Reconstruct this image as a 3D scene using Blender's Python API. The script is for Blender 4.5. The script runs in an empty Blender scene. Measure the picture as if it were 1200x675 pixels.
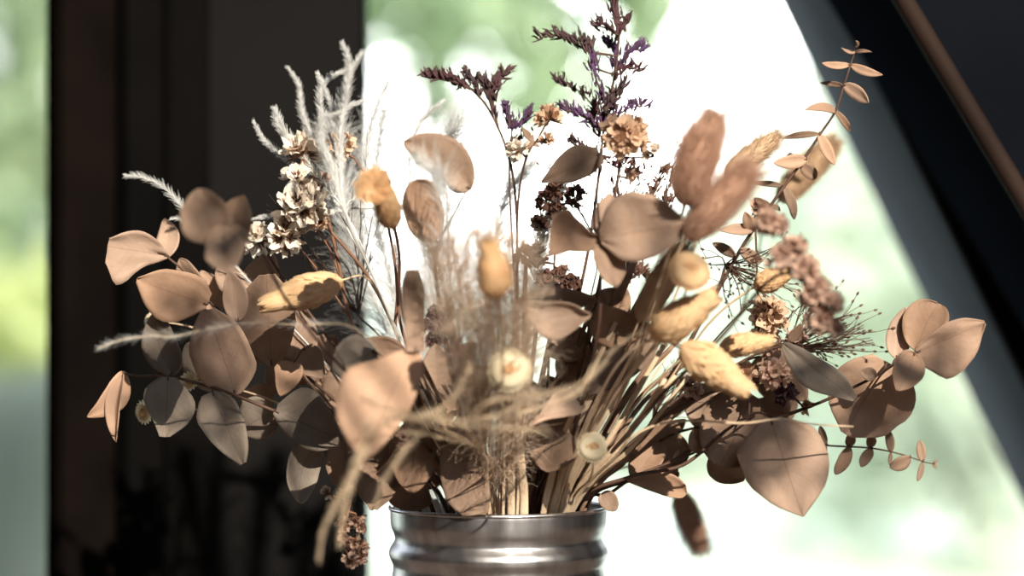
import bpy, math, random
import numpy as np
from mathutils import Vector, noise as mnoise

random.seed(11); RS = np.random.RandomState(5)
SC = bpy.context.scene
COL = SC.collection
PI = math.pi

# ------------------------------------------------------------------ camera, sky, sun, exposure
S = 0.472 / 1200.0          # metres per photo pixel at the plane of the can
D = 1.2                     # camera to can
ZR = 0.87                   # height of the can rim
ZC = ZR + 257.0 * S         # camera height
cam_d = bpy.data.cameras.new('camera'); cam = bpy.data.objects.new('camera', cam_d); COL.objects.link(cam)
cam.location = (0, -D, ZC); cam.rotation_euler = (PI/2, 0, 0)
cam_d.sensor_width = 36.0; cam_d.lens = 36.0 * D / 0.472
cam_d.dof.use_dof = True; cam_d.dof.focus_distance = D - 0.02; cam_d.dof.aperture_fstop = 3.7
cam_d.clip_start = 0.02; cam_d.clip_end = 300
SC.camera = cam
SC.view_settings.view_transform = 'Standard'; SC.view_settings.look = 'None'
SC.view_settings.gamma = 1.0; SC.view_settings.use_curve_mapping = False
SC.view_settings.exposure = 0.0

world = bpy.data.worlds.new('world'); SC.world = world; world.use_nodes = True
nt = world.node_tree; bg = nt.nodes['Background']
tc = nt.nodes.new('ShaderNodeTexCoord'); sx = nt.nodes.new('ShaderNodeSeparateXYZ'); cr = nt.nodes.new('ShaderNodeValToRGB')
nt.links.new(tc.outputs['Generated'], sx.inputs[0]); nt.links.new(sx.outputs['Z'], cr.inputs[0])
cr.color_ramp.elements[0].position = 0.0; cr.color_ramp.elements[0].color = (1.0, 0.99, 0.97, 1)
cr.color_ramp.elements[1].position = 0.6; cr.color_ramp.elements[1].color = (0.72, 0.84, 1.0, 1)
nt.links.new(cr.outputs['Color'], bg.inputs['Color'])
dp = nt.nodes.new('ShaderNodeVectorMath'); dp.operation = 'DOT_PRODUCT'; nt.links.new(tc.outputs['Generated'], dp.inputs[0])
dp.inputs[1].default_value = Vector((.04, 1, .11)).normalized()          # brighter sky lobe added ahead so gaps in the foliage flare white
mrw = nt.nodes.new('ShaderNodeMapRange'); mrw.interpolation_type = 'SMOOTHSTEP'; nt.links.new(dp.outputs['Value'], mrw.inputs['Value'])
mrw.inputs['From Min'].default_value = .984; mrw.inputs['From Max'].default_value = .997
mrw.inputs['To Min'].default_value = 3.0; mrw.inputs['To Max'].default_value = 13.0
nt.links.new(mrw.outputs[0], bg.inputs['Strength'])

sun_d = bpy.data.lights.new('sun', 'SUN'); sun = bpy.data.objects.new('sun', sun_d); COL.objects.link(sun)
sun_d.energy = 7.9; sun_d.angle = math.radians(0.27); sun_d.color = (1.0, 0.87, 0.72)
SUN_EL, SUN_AZ = math.radians(30), math.radians(21)      # from behind the camera, a little to its right
sd = Vector((math.sin(SUN_AZ)*math.cos(SUN_EL), -math.cos(SUN_AZ)*math.cos(SUN_EL), math.sin(SUN_EL)))
sun.rotation_euler = (-sd).to_track_quat('-Z', 'Y').to_euler(); sun.location = (1, -3, 3)

# ------------------------------------------------------------------ helpers
def P(px, py, d=0.0):
    k = S * (D + d) / D
    return Vector(((px - 600) * k, d, ZC - (py - 337.5) * k))
def K(d=0.0): return S * (D + d) / D

MATS = {}
def mat(name, col, rough=0.7, metal=0.0, var=0.0, scale=60.0, col2=None, transl=0.0, bump=0.0, spec=0.3, bscale=None, detail=4.0, hue=0.0, vein=0.0):
    m = bpy.data.materials.new(name); m.use_nodes = True; MATS[name] = m
    n, l = m.node_tree.nodes, m.node_tree.links
    b = n['Principled BSDF']; b.inputs['Roughness'].default_value = rough; b.inputs['Metallic'].default_value = metal
    b.inputs['Specular IOR Level'].default_value = spec
    t = n.new('ShaderNodeTexCoord')
    nz = n.new('ShaderNodeTexNoise'); nz.inputs['Scale'].default_value = scale; nz.inputs['Detail'].default_value = detail
    l.new(t.outputs['Object'], nz.inputs['Vector'])
    rp = n.new('ShaderNodeValToRGB'); rp.color_ramp.elements[0].position = 0.32; rp.color_ramp.elements[1].position = 0.7
    c2 = col2 or tuple(c * 0.7 for c in col)
    rp.color_ramp.elements[0].color = (*c2, 1); rp.color_ramp.elements[1].color = (*col, 1)
    l.new(nz.outputs['Fac'], rp.inputs[0])
    out = rp.outputs['Color']
    if var or hue:
        oi = n.new('ShaderNodeObjectInfo'); hs = n.new('ShaderNodeHueSaturation')
        mr = n.new('ShaderNodeMapRange'); mr.inputs['To Min'].default_value = 1 - var; mr.inputs['To Max'].default_value = 1 + var
        l.new(oi.outputs['Random'], mr.inputs['Value']); l.new(mr.outputs[0], hs.inputs['Value']); l.new(out, hs.inputs['Color'])
        if hue:
            m2 = n.new('ShaderNodeMath'); m2.operation = 'FRACT'; m3 = n.new('ShaderNodeMath'); m3.operation = 'MULTIPLY'; m3.inputs[1].default_value = 7.31
            l.new(oi.outputs['Random'], m3.inputs[0]); l.new(m3.outputs[0], m2.inputs[0])
            mq = n.new('ShaderNodeMapRange'); mq.inputs['To Min'].default_value = 1 - hue; mq.inputs['To Max'].default_value = 1 + hue
            l.new(m2.outputs[0], mq.inputs['Value']); l.new(mq.outputs[0], hs.inputs['Saturation'])
        out = hs.outputs['Color']
    if vein:                    # midrib and side veins of a leaf, from its own length and width
        uv = n.new('ShaderNodeUVMap'); uv.uv_map = 'leaf_uv'; sp = n.new('ShaderNodeSeparateXYZ'); l.new(uv.outputs[0], sp.inputs[0])
        def M(op, a, bq=None, clamp=False):
            k = n.new('ShaderNodeMath'); k.operation = op; k.use_clamp = clamp
            for i, q in enumerate((a, bq)):
                if q is None: continue
                if isinstance(q, (int, float)): k.inputs[i].default_value = q
                else: l.new(q, k.inputs[i])
            return k.outputs[0]
        au = M('ABSOLUTE', M('SUBTRACT', sp.outputs['X'], .5))
        rib = M('SUBTRACT', 1.0, M('MULTIPLY', au, 60.0), True)
        fr = M('ABSOLUTE', M('SUBTRACT', M('FRACT', M('ADD', M('MULTIPLY', M('SUBTRACT', sp.outputs['Y'], M('MULTIPLY', au, .8)), 8.0), M('MULTIPLY', nz.outputs['Fac'], .8))), .5))
        side = M('MULTIPLY', M('SUBTRACT', 1.0, M('MULTIPLY', fr, 14.0), True), .35)
        vf = M('MULTIPLY', M('MAXIMUM', rib, side), vein)
        mc = n.new('ShaderNodeMix'); mc.data_type = 'RGBA'; mc.blend_type = 'MULTIPLY'
        l.new(vf, mc.inputs[0]); l.new(out, mc.inputs[6]); mc.inputs[7].default_value = (.45, .33, .30, 1); out = mc.outputs[2]
    l.new(out, b.inputs['Base Color'])
    if bump:
        nb = n.new('ShaderNodeTexNoise'); nb.inputs['Scale'].default_value = bscale or scale * 4; nb.inputs['Detail'].default_value = 3
        l.new(t.outputs['Object'], nb.inputs['Vector'])
        bp = n.new('ShaderNodeBump'); bp.inputs['Strength'].default_value = bump; bp.inputs['Distance'].default_value = 0.001
        l.new(nb.outputs['Fac'], bp.inputs['Height']); l.new(bp.outputs[0], b.inputs['Normal'])
    if transl:
        tr = n.new('ShaderNodeBsdfTranslucent'); l.new(out, tr.inputs['Color'])
        mx = n.new('ShaderNodeMixShader'); mx.inputs[0].default_value = transl
        l.new(b.outputs[0], mx.inputs[1]); l.new(tr.outputs[0], mx.inputs[2]); l.new(mx.outputs[0], n['Material Output'].inputs['Surface'])
    return m

class MB:
    def __init__(s): s.v = []; s.f = []; s.n = 0
    def add(s, verts, faces):
        verts = np.asarray(verts, float).reshape(-1, 3)
        s.v.append(verts); o = s.n; s.n += len(verts)
        if isinstance(faces, np.ndarray): s.f.extend((faces + o).tolist())
        else: s.f.extend([[i + o for i in f] for f in faces])
    def build(s, name, material, parent=None, smooth=True, loc=None):
        me = bpy.data.meshes.new(name)
        v = np.concatenate(s.v) if s.v else np.zeros((0, 3))
        o = bpy.data.objects.new(name, me); COL.objects.link(o)
        base = Vector((0, 0, 0))
        if parent is not None:
            q = parent
            while q is not None: base = base + q.location; q = q.parent
            o.parent = parent
        elif loc is not None:
            base = Vector(loc); o.location = base
        v = v - np.array(base)
        me.from_pydata(v.tolist(), [], s.f); me.validate(); me.materials.append(MATS[material])
        if smooth: me.polygons.foreach_set('use_smooth', [True] * len(me.polygons))
        me.update(); return o

def box(mb, lo, hi):
    x0, y0, z0 = lo; x1, y1, z1 = hi
    mb.add([(x0,y0,z0),(x1,y0,z0),(x1,y1,z0),(x0,y1,z0),(x0,y0,z1),(x1,y0,z1),(x1,y1,z1),(x0,y1,z1)],
           [(0,3,2,1),(4,5,6,7),(0,1,5,4),(1,2,6,5),(2,3,7,6),(3,0,4,7)])
def prism(mb, poly, y0, y1):        # polygon in XZ extruded along Y
    n = len(poly); v = [(x, y0, z) for x, z in poly] + [(x, y1, z) for x, z in poly]
    mb.add(v, [list(range(n))[::-1], list(range(n, 2*n))] + [[i, (i+1) % n, n + (i+1) % n, n + i] for i in range(n)])

def catmull(pts, k=8):
    p = np.array([list(q) for q in pts], float); n = len(p)
    if n < 3:
        t = np.linspace(0, 1, k*2)[:, None]; return p[0]*(1-t) + p[1]*t
    q = np.vstack([2*p[0]-p[1], p, 2*p[-1]-p[-2]]); out = []
    for i in range(n-1):
        a, b, c, d = q[i], q[i+1], q[i+2], q[i+3]
        for j in range(k):
            t = j / k
            out.append(0.5*((2*b)+(-a+c)*t+(2*a-5*b+4*c-d)*t*t+(-a+3*b-3*c+d)*t**3))
    out.append(p[-1]); return np.array(out)

def frames(path):
    T = np.gradient(path, axis=0); T /= np.linalg.norm(T, axis=1)[:, None] + 1e-12
    ref = np.array([0, 1, 0.0]) if abs(T[0][1]) < 0.9 else np.array([1.0, 0, 0])
    N = np.cross(T, ref); ln = np.linalg.norm(N, axis=1)[:, None]; N /= ln + 1e-9
    return T, N, np.cross(T, N)

def tube(mb, path, r0, r1=None, sides=6, flat=1.0, wob=0.0):
    path = np.asarray(path, float); n = len(path); r1 = r0 if r1 is None else r1
    T, N, B = frames(path)
    r = np.linspace(r0, r1, n)
    if wob: r = r * (1 + wob * RS.uniform(-1, 1, n))
    a = np.arange(sides) * 2 * PI / sides
    V = path[:, None, :] + r[:, None, None] * (np.cos(a)[None, :, None] * N[:, None, :] + flat * np.sin(a)[None, :, None] * B[:, None, :])
    i = np.arange(n-1)[:, None] * sides; j = np.arange(sides)[None, :]; j2 = (j + 1) % sides
    F = np.stack([i + j, i + j2, i + sides + j2, i + sides + j], -1).reshape(-1, 4)
    o = mb.n; mb.add(V.reshape(-1, 3), F)
    mb.f.append([o + q for q in range(sides)][::-1]); mb.f.append([o + (n-1)*sides + q for q in range(sides)])

def hairs(mb, paths, r0, r1=0.2):      # paths (N,K,3): thin three-sided tapering hairs
    paths = np.asarray(paths, float); n, k, _ = paths.shape
    T = np.gradient(paths, axis=1); T /= np.linalg.norm(T, axis=2)[..., None] + 1e-12
    ref = RS.normal(size=(n, 1, 3)); N = np.cross(T, ref); N /= np.linalg.norm(N, axis=2)[..., None] + 1e-9; B = np.cross(T, N)
    r = (r0 * np.linspace(1, r1, k))[None, :, None, None]
    a = np.arange(3) * 2 * PI / 3
    V = paths[:, :, None, :] + r * (np.cos(a)[None, None, :, None] * N[:, :, None, :] + np.sin(a)[None, None, :, None] * B[:, :, None, :])
    h = np.arange(n)[:, None, None] * k * 3; i = np.arange(k-1)[None, :, None] * 3; j = np.arange(3)[None, None, :]; j2 = (j+1) % 3
    F = np.stack([h+i+j, h+i+j2, h+i+3+j2, h+i+3+j], -1).reshape(-1, 4)
    mb.add(V.reshape(-1, 3), F)

def unit(v):
    v = np.asarray(v, float); return v / (np.linalg.norm(v, axis=-1, keepdims=True) + 1e-12)

def spindles(mb, p0, dirs, L, R, rings=((0,.35),(.2,.85),(.5,1),(.8,.6),(1,.06)), sides=5):
    p0 = np.asarray(p0, float); dirs = unit(dirs); n = len(p0)
    L = np.broadcast_to(L, (n,)); R = np.broadcast_to(R, (n,))
    N = unit(np.cross(dirs, RS.normal(size=(n, 3)))); B = np.cross(dirs, N)
    a = np.arange(sides) * 2 * PI / sides; k = len(rings)
    V = np.zeros((n, k, sides, 3))
    for q, (t, rr) in enumerate(rings):
        V[:, q] = p0[:, None, :] + dirs[:, None, :]*(L*t)[:, None, None] + (R*rr)[:, None, None]*(np.cos(a)[None, :, None]*N[:, None, :] + np.sin(a)[None, :, None]*B[:, None, :])
    h = np.arange(n)[:, None, None]*k*sides; i = np.arange(k-1)[None, :, None]*sides; j = np.arange(sides)[None, None, :]; j2 = (j+1) % sides
    mb.add(V.reshape(-1, 3), np.stack([h+i+j, h+i+j2, h+i+sides+j2, h+i+sides+j], -1).reshape(-1, 4))

def tag(o, label, cat, group=None, kind=None):
    o['label'] = label; o['category'] = cat
    if group: o['group'] = group
    if kind: o['kind'] = kind
    return o
def structure(o):
    o['kind'] = 'structure'; return o

# a stem leaves the inside of the can, passes its mouth at photo column mx and depth md, then follows pts (px, py, depth)
CX = (584 - 600) * S
def stem_pts(mx, md, pts):
    x = (mx - 600) * S; lim = 0.041
    r = math.hypot(x - CX, md)
    if r > lim: x = CX + (x - CX) * lim / r; md *= lim / r
    b = Vector((CX + (x - CX) * 0.55, md * 0.55, ZR - 0.105)); m = Vector((x, md, ZR + 0.001))
    return [b, (b + m) / 2, m] + [P(*q) for q in pts]
class Plant:
    def __init__(s, name, label, cat, mx, md, pts, r0=1.1, r1=0.5, smat='stem_brown', group=None, k=8, sides=6, wob=.06, flat=1.0):
        path = catmull(stem_pts(mx, md, pts), k); s.path = path
        s.root = bpy.data.objects.new(name, None); COL.objects.link(s.root); s.root.location = Vector(path[0]); s.root.empty_display_size = .01
        tag(s.root, label, cat, group)
        s.mb = MB(); tube(s.mb, path, r0*.001, r1*.001, sides, flat, wob); s.smat = smat
    def side(s, pts, r0=.6, r1=.35, k=8):        # a side branch; its first point is moved onto the stem
        q = [P(*a) for a in pts]; c = s.path; i = np.argmin(np.linalg.norm(c - np.array(q[0]), axis=1)); q[0] = Vector(c[i])
        p = catmull(q, k); tube(s.mb, p, r0*.001, r1*.001, 5, 1, .05); s.path = np.vstack([s.path, p]); return p
    def done(s): return s.mb.build('stem', s.smat, s.root)
    def near(s, p):
        i = np.argmin(np.linalg.norm(s.path - np.array(p), axis=1)); return s.path[i]

def leaf(pl, base, tip, hw, d=0.0, ab=(.48, .74), cup=.18, bend=None, roll=0.0, curl=None, m='leaf_tan', asym=None, wav=.05, pet=True, name='leaf', ns=16, ntr=10, fold=0.0, st=None, twist=None):
    d0, d1 = d if isinstance(d, tuple) else (d, d)
    b = np.array(P(*base, d0)); t = np.array(P(*tip, d1)); dm = (d0 + d1) / 2
    u = t - b; L = np.linalg.norm(u); u /= L; Lp = L/K(dm)
    rnd = random.uniform
    if bend is None: bend = rnd(-.05, .05)*Lp
    if curl is None: curl = rnd(-.10, .13)*Lp*(.4 if st else 1)
    if asym is None: asym = rnd(-.12, .12)
    if twist is None: twist = rnd(-22, 22) if not st else rnd(-7, 7)
    img = np.array([0, -1.0, 0]); perp = unit(np.cross(u, img)); cam_dir = unit(np.cross(perp, u))
    if cam_dir[1] > 0: cam_dir = -cam_dir
    if st: hw = max(max(st[0]), max(st[1])); xs = np.linspace(0, 1, len(st[0]))
    W = hw * K(dm) / max(math.cos(math.radians(roll)), .5)
    a, bb = ab; sm = a/(a+bb); nrm = (sm**a)*((1-sm)**bb)
    seed = rnd(0, 100); V = []; UV = []
    def sw(l, x):               # smooth width through the given stations
        c = catmull([(i/(len(l)-1), q/hw, 0) for i, q in enumerate(l)], 6); return max(float(np.interp(x, c[:, 0], c[:, 1])), .02)
    for i in range(ns+1):
        s_ = i/ns; s_ = .5 - .5*math.cos(PI*s_) if 0 < i < ns else s_
        ro = math.radians(roll + twist*(s_-.4)); v = math.cos(ro)*perp + math.sin(ro)*cam_dir; n = unit(np.cross(u, v))
        if np.dot(n, cam_dir) < 0: n = -n
        w = max((max(s_, 1e-4)**a)*(max(1-s_, 1e-4)**bb)/nrm, .02)
        if st: wc, wa = sw(st[0], s_), sw(st[1], s_)
        else: wc, wa = w*(1+asym), w*(1-asym)
        mid = b + u*L*s_ + perp*bend*K(dm)*4*s_*(1-s_) + n*curl*K(dm)*4*s_*(1-s_)
        for j in range(ntr+1):
            q = -1 + 2*j/ntr; wq = wc if q > 0 else wa
            edge = 1 + wav*1.6*mnoise.noise(Vector((s_*4.2 + seed, 7 if q > 0 else 3, seed*2))) * abs(q)
            off = cup*W*w*(q*q - .3) - .06*W*math.exp(-(q*7)**2)*(1-s_) + .13*W*mnoise.noise(Vector((s_*2.6+seed, q*1.3, seed))) + .09*W*mnoise.noise(Vector((s_*7+seed, q*3.5, seed)))*abs(q)
            if fold: off += fold*W*abs(q)*w
            V.append(mid + v*q*W*wq*edge*(1 - .25*abs(fold)*abs(q)) + n*off); UV.append((q*.5+.5, s_))
    F = [[i*(ntr+1)+j, i*(ntr+1)+j+1, (i+1)*(ntr+1)+j+1, (i+1)*(ntr+1)+j] for i in range(ns) for j in range(ntr)]
    mb = MB(); mb.add(V, F)
    o = mb.build(name, m, pl.root)
    uv = o.data.uv_layers.new(name='leaf_uv'); vi = [0]*len(o.data.loops); o.data.loops.foreach_get('vertex_index', vi)
    uv.data.foreach_set('uv', [c for q in vi for c in UV[q]])
    md_ = o.modifiers.new('thickness', 'SOLIDIFY'); md_.thickness = .00045; md_.offset = 0
    if pet:
        q = pl.near(b); g = b + u*L*.06
        mid = (q + b)/2 + np.array([0, 0, .0006])
        tube(pl.mb, catmull([q, mid, b, g], 4), .00055, .0004, 5)
    return o

def ellip_body(mb, c0, axis, L, R, prof, sides=14, rings=12):
    ax = unit(axis); N = unit(np.cross(ax, [0.31, 0.8, .5])); B = np.cross(ax, N)
    V = []
    for i in range(rings+1):
        t = i/rings; r = R*prof(t)
        for j in range(sides):
            a = 2*PI*j/sides; V.append(c0 + ax*L*t + r*(math.cos(a)*N + math.sin(a)*B))
    F = [[i*sides+j, i*sides+(j+1) % sides, (i+1)*sides+(j+1) % sides, (i+1)*sides+j] for i in range(rings) for j in range(sides)]
    mb.add(V, F); return ax, N, B

def tail_head(pl, base, tip, hw, d, m='tail_pink', nh=3200, hl=8.0, lean=.60, hr=.00010, fat=.5):
    d0, d1 = d if isinstance(d, tuple) else (d, d)
    b = np.array(P(*base, d0)); t = np.array(P(*tip, d1)); L = np.linalg.norm(t-b); R = hw*K((d0+d1)/2)*.86
    prof = lambda s: max(.05, (max(s, 0)**.38)*((1-min(s, 1))**fat)/(((.38/(.38+fat))**.38)*((fat/(.38+fat))**fat)))
    mb = MB(); ax, N, B = ellip_body(mb, b, t-b, L, R, prof)
    s_ = RS.uniform(0.01, .99, nh); a = RS.uniform(0, 2*PI, nh)
    r = np.array([R*prof(q) for q in s_])
    rad = np.cos(a)[:, None]*N + np.sin(a)[:, None]*B
    p0 = b + ax*(L*s_)[:, None] + rad*(r*.93)[:, None]
    dr = unit(rad*(1-lean) + ax*lean + RS.normal(scale=.14, size=(nh, 3)))
    hlen = hl*.001*RS.uniform(.5, 1.15, nh)[:, None]
    p1 = p0 + dr*hlen*.5; p2 = p0 + unit(dr + ax*.25 + RS.normal(scale=.1, size=(nh, 3)))*hlen
    hairs(mb, np.stack([p0, p1, p2], 1), hr, .25)
    return mb.build('seed_head', m, pl.root)

def scale_head(pl, base, tip, hw, d, m='cream_tan', n=150, sl=.30, flare=.42, hairn=900):
    d0, d1 = d if isinstance(d, tuple) else (d, d)
    b = np.array(P(*base, d0)); t = np.array(P(*tip, d1)); L = np.linalg.norm(t-b); R = hw*K((d0+d1)/2)*.88
    prof = lambda s: max(.04, (max(s, 0)**.45)*((1-min(s, 1))**.5)/.7079)
    mb = MB(); ax, N, B = ellip_body(mb, b, t-b, L, R*.86, prof)
    sw = R*.27; sL = max(sl*L, R*.5)
    for i in range(n):
        s_ = .02 + .9*(i/n)**.9; a = i*2.39996
        rad = math.cos(a)*N + math.sin(a)*B; tan = np.cross(ax, rad)
        p = b + ax*L*s_ + rad*R*.80*prof(s_)
        s2 = min(s_ + sl, 1.0); q = b + ax*(L*s_ + sL*RS.uniform(.85, 1.1)) + rad*R*(.8*prof(min(s2, .97)) + flare*RS.uniform(.4, 1.2)*(1 - .8*s_))
        uu = q - p; V = []
        for (tt, ww, up) in ((0, .5, 0), (.4, 1, .12), (.75, .62, .10), (1, .04, 0)):
            c = p + uu*tt + rad*R*up
            for qq in (-1, 0, 1): V.append(c + tan*qq*sw*ww + rad*R*(.13*(1-qq*qq)))
        mb.add(V, [[k*3+j, k*3+j+1, k*3+j+4, k*3+j+3] for k in range(3) for j in range(2)])
    if hairn:
        s_ = RS.uniform(.02, .98, hairn); a = RS.uniform(0, 2*PI, hairn); r = np.array([R*prof(x) for x in s_])
        rad = np.cos(a)[:, None]*N + np.sin(a)[:, None]*B; p0 = b + ax*(L*s_)[:, None] + rad*r[:, None]
        dr = unit(rad*.5 + ax*.6 + RS.normal(scale=.2, size=(hairn, 3))); h = RS.uniform(.0012, .0034, hairn)[:, None]
        hairs(mb, np.stack([p0, p0+dr*h*.5, p0+dr*h], 1), .00008, .3)
    return mb.build('seed_head', m, pl.root)

def cup_mesh(mb, c, axis, r, depth, lobes=4, sides=24, ruff=.12, rings=5):
    ax = unit(axis); N = unit(np.cross(ax, RS.normal(size=3))); B = np.cross(ax, N); ph = RS.uniform(0, 6.3); V = []
    for i in range(rings+1):
        t = i/rings; rr = r*(.10 + .9*t**1.4)
        for j in range(sides):
            a = 2*PI*j/sides; w = math.cos(lobes*a + ph)
            V.append(c + ax*depth*(t + .18*t*w) + rr*(1 + ruff*t*w)*(math.cos(a)*N + math.sin(a)*B) + ax*depth*(.16*t*math.sin(9*a+ph) + .12*t*math.sin(14*a+2*ph)))
    mb.add(V, [[i*sides+j, i*sides+(j+1) % sides, (i+1)*sides+(j+1) % sides, (i+1)*sides+j] for i in range(rings) for j in range(sides)])

def papery(pl, c, r, d, n=9, cr=8, m='paper_cream', axis=(0, -.6, .6), spread=1.0, calyx='calyx_brown', fib=40, squash=(1, 1, 1), name='flower_head'):
    """a cluster of papery funnel flowers around one head; c,r in photo pixels"""
    cc = np.array(P(*c, d)); R = r*1.1*K(d); q = cr*1.0*K(d); n = int(n*1.6); ax0 = unit(np.array(axis))
    mb = MB(); cb = MB()
    for i in range(n):
        dr = unit(ax0*.55 + RS.normal(size=3)*spread*.7); dr *= np.array(squash); dr = unit(dr)
        ctr = cc + dr*max(R - q*.9, 0)*RS.uniform(.55, 1.05)*np.array(squash)
        cup_mesh(mb, ctr, dr, q*RS.uniform(.75, 1.15), q*RS.uniform(.8, 1.2))
        pp = ctr - dr*q*.5; dn = unit(dr[None, :] + RS.normal(scale=.33, size=(max(2*fib//n, 3), 3)))
        spindles(cb, np.repeat(pp[None, :], len(dn), 0), dn, q*1.45, q*.10)
        tube(cb, catmull([cc - ax0*R*.6, (cc+ctr)/2, ctr], 3), q*.09, q*.07, 4)
    q_ = pl.near(cc - ax0*R*.6); tube(pl.mb, catmull([q_, (q_ + cc - ax0*R*.6)/2, cc - ax0*R*.5], 3), .0006, .0005, 5)
    h = mb.build(name, m, pl.root); cb.build('calyx', calyx, h); return h

def spray(pl, pts, d, n=26, L=9, R=2.0, up=(0, 0, 1), m='statice_purple', jit=.5, two=False):
    n = int(n*1.5); R *= .78; L *= 1.15
    """a comb of small pointed buds along a twig; pts in photo pixels"""
    q = [P(x, y, d) for x, y in pts]; nb = pl.near(q[0])
    p = catmull(q, 8); tube(pl.mb, p, .0005, .0003, 5)
    if np.linalg.norm(nb - p[0]) > .0005: tube(pl.mb, catmull([nb, (nb + p[0])/2, p[0]], 3), .0005, .0005, 5)
    i = RS.randint(0, len(p), n); p0 = p[i] + RS.normal(scale=.0009, size=(n, 3))
    T = unit(np.gradient(p, axis=0))[i]
    dr = unit(np.array(up)[None, :]*.9 + T*.7 + RS.normal(scale=jit, size=(n, 3)))
    mb = MB(); k = K(d)
    spindles(mb, p0, dr, L*k*RS.uniform(.7, 1.25, n), R*k*RS.uniform(.8, 1.25, n))
    e = p0 + dr*(L*k*.75)
    spindles(mb, e, unit(dr + RS.normal(scale=.3, size=(n, 3))), L*k*.5, R*k*.55)
    return mb.build('flower_spray', m, pl.root)

def plume_hair(mb, path, hl, n, r=.00008, lean=.55, sag=.0, t0=0.0, t1=1.0, curl=.3, taper=True, k=5):
    path = np.asarray(path); m = len(path)
    t = RS.uniform(t0, t1, n); f = t*(m-1); i = np.clip(f.astype(int), 0, m-2); w = (f-i)[:, None]
    p0 = path[i]*(1-w) + path[i+1]*w; T = unit(path[i+1]-path[i])
    rad = unit(np.cross(T, RS.normal(size=(n, 3))))
    dr = unit(rad*(1-lean) + T*lean); L = hl*RS.uniform(.4, 1.1, n)
    if taper: L = L*(1 - .6*((t-t0)/(t1-t0+1e-9))**3)*(.5 + .5*np.minimum(1, (t-t0)/(t1-t0+1e-9)*5))
    bend = unit(RS.normal(size=(n, 3)))*curl; P_ = [p0]
    cur = p0; dcur = dr
    for s_ in range(k-1):
        cur = cur + dcur*(L/(k-1))[:, None]; P_.append(cur)
        dcur = unit(dcur + bend/(k-1) + np.array([0, 0, -sag])/(k-1))
    hairs(mb, np.stack(P_, 1), r, .3)

def strand(label, pts, d, mx=560, md=-.01, hl=6, n=380, r0=.5, r1=.15, m='feather_white', awn='feather_white', name='feather_grass_strand', t0=None, group=None, hr=.00008, lean=.6, via=()):
    """one feathered awn with its stalk down into the can; pts run from the tip inwards (photo pixels or px,py,depth)"""
    pp = [(x if len(x) == 3 else (x[0], x[1], d)) for x in pts][::-1]
    pl = Plant(name, label, 'feather grass', mx, md, list(via) + pp, r0, r1, awn, group, k=10, sides=5)
    mlen = len(pl.path); first = (3 + len(via) - 1)*10
    mb = MB(); plume_hair(mb, pl.path[max(first, 0):], hl*1.35*K(d), int(n*1.7), r=hr*1.25, lean=lean, curl=.3)
    mb.build('hair', m, pl.root); pl.done(); return pl

# ------------------------------------------------------------------ materials
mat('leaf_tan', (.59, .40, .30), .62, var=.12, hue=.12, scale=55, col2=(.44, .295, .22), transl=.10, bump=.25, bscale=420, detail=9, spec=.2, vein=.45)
mat('leaf_brown', (.40, .265, .19), .6, var=.12, hue=.1, scale=70, col2=(.26, .17, .125), transl=.08, bump=.3, bscale=420, detail=9, spec=.2, vein=.5)  # own darker brown of some leaves; on others it paints in their shade
mat('leaf_grey_shade', (.36, .30, .255), .6, var=.12, hue=.1, scale=60, col2=(.27, .22, .185), transl=.10, bump=.25, bscale=420, detail=9, spec=.2, vein=.55)  # shaded copy of the tan leaf, the shade put into its colour
mat('stem_brown', (.15, .085, .06), .6, scale=150, col2=(.08, .045, .035), spec=.3)
mat('stem_red', (.30, .16, .10), .55, scale=150, col2=(.2, .10, .065), spec=.35)
mat('stem_straw', (.80, .63, .46), .6, var=.10, scale=90, col2=(.66, .49, .34), spec=.25, bump=.3, bscale=500)
mat('stem_bark', (.34, .22, .155), .7, var=.15, scale=160, col2=(.19, .115, .08), spec=.25, bump=.5, bscale=400)
mat('stem_green', (.10, .20, .09), .6, scale=150, spec=.3)
mat('tail_pink', (.86, .60, .46), .9, var=.06, scale=160, col2=(.76, .50, .375), transl=.3, spec=.08)
mat('tail_tan', (.82, .62, .44), .9, var=.06, scale=160, col2=(.68, .49, .33), transl=.3, spec=.08)
mat('cream_tan', (.96, .71, .45), .85, var=.04, scale=160, col2=(.88, .59, .34), transl=.25, spec=.1)
mat('cream_pale', (.95, .86, .67), .85, var=.04, scale=160, col2=(.86, .74, .52), transl=.25, spec=.1)
mat('orange_tan', (.88, .62, .37), .85, var=.04, scale=160, col2=(.74, .44, .23), transl=.25, spec=.1)
mat('paper_cream', (.98, .93, .86), .85, scale=130, col2=(.86, .72, .60), transl=.2, spec=.1, var=.04)
mat('paper_pink', (.74, .53, .43), .9, scale=150, col2=(.56, .38, .31), transl=.3, spec=.08, var=.08)
mat('paper_tan', (.90, .67, .50), .9, scale=150, col2=(.72, .49, .35), transl=.3, spec=.08, var=.08)
mat('calyx_brown', (.22, .11, .065), .7, scale=200)
mat('statice_purple', (.125, .062, .075), .7, scale=200, col2=(.075, .04, .042), transl=.1, var=.15, hue=.25)
mat('statice_violet', (.16, .08, .22), .7, scale=180, col2=(.09, .045, .07), transl=.12, var=.1)
mat('statice_brown', (.20, .105, .08), .75, scale=200, col2=(.12, .06, .05), transl=.1, var=.15)
mat('feather_white', (.95, .96, .97), .85, scale=100, col2=(.91, .91, .91), transl=.25, spec=.1)
mat('feather_tan', (.92, .77, .59), .85, scale=100, col2=(.84, .68, .50), transl=.3, spec=.1, var=.05)
mat('plume_beige', (.94, .81, .69), .9, scale=100, col2=(.86, .71, .58), transl=.35, spec=.1)
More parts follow.
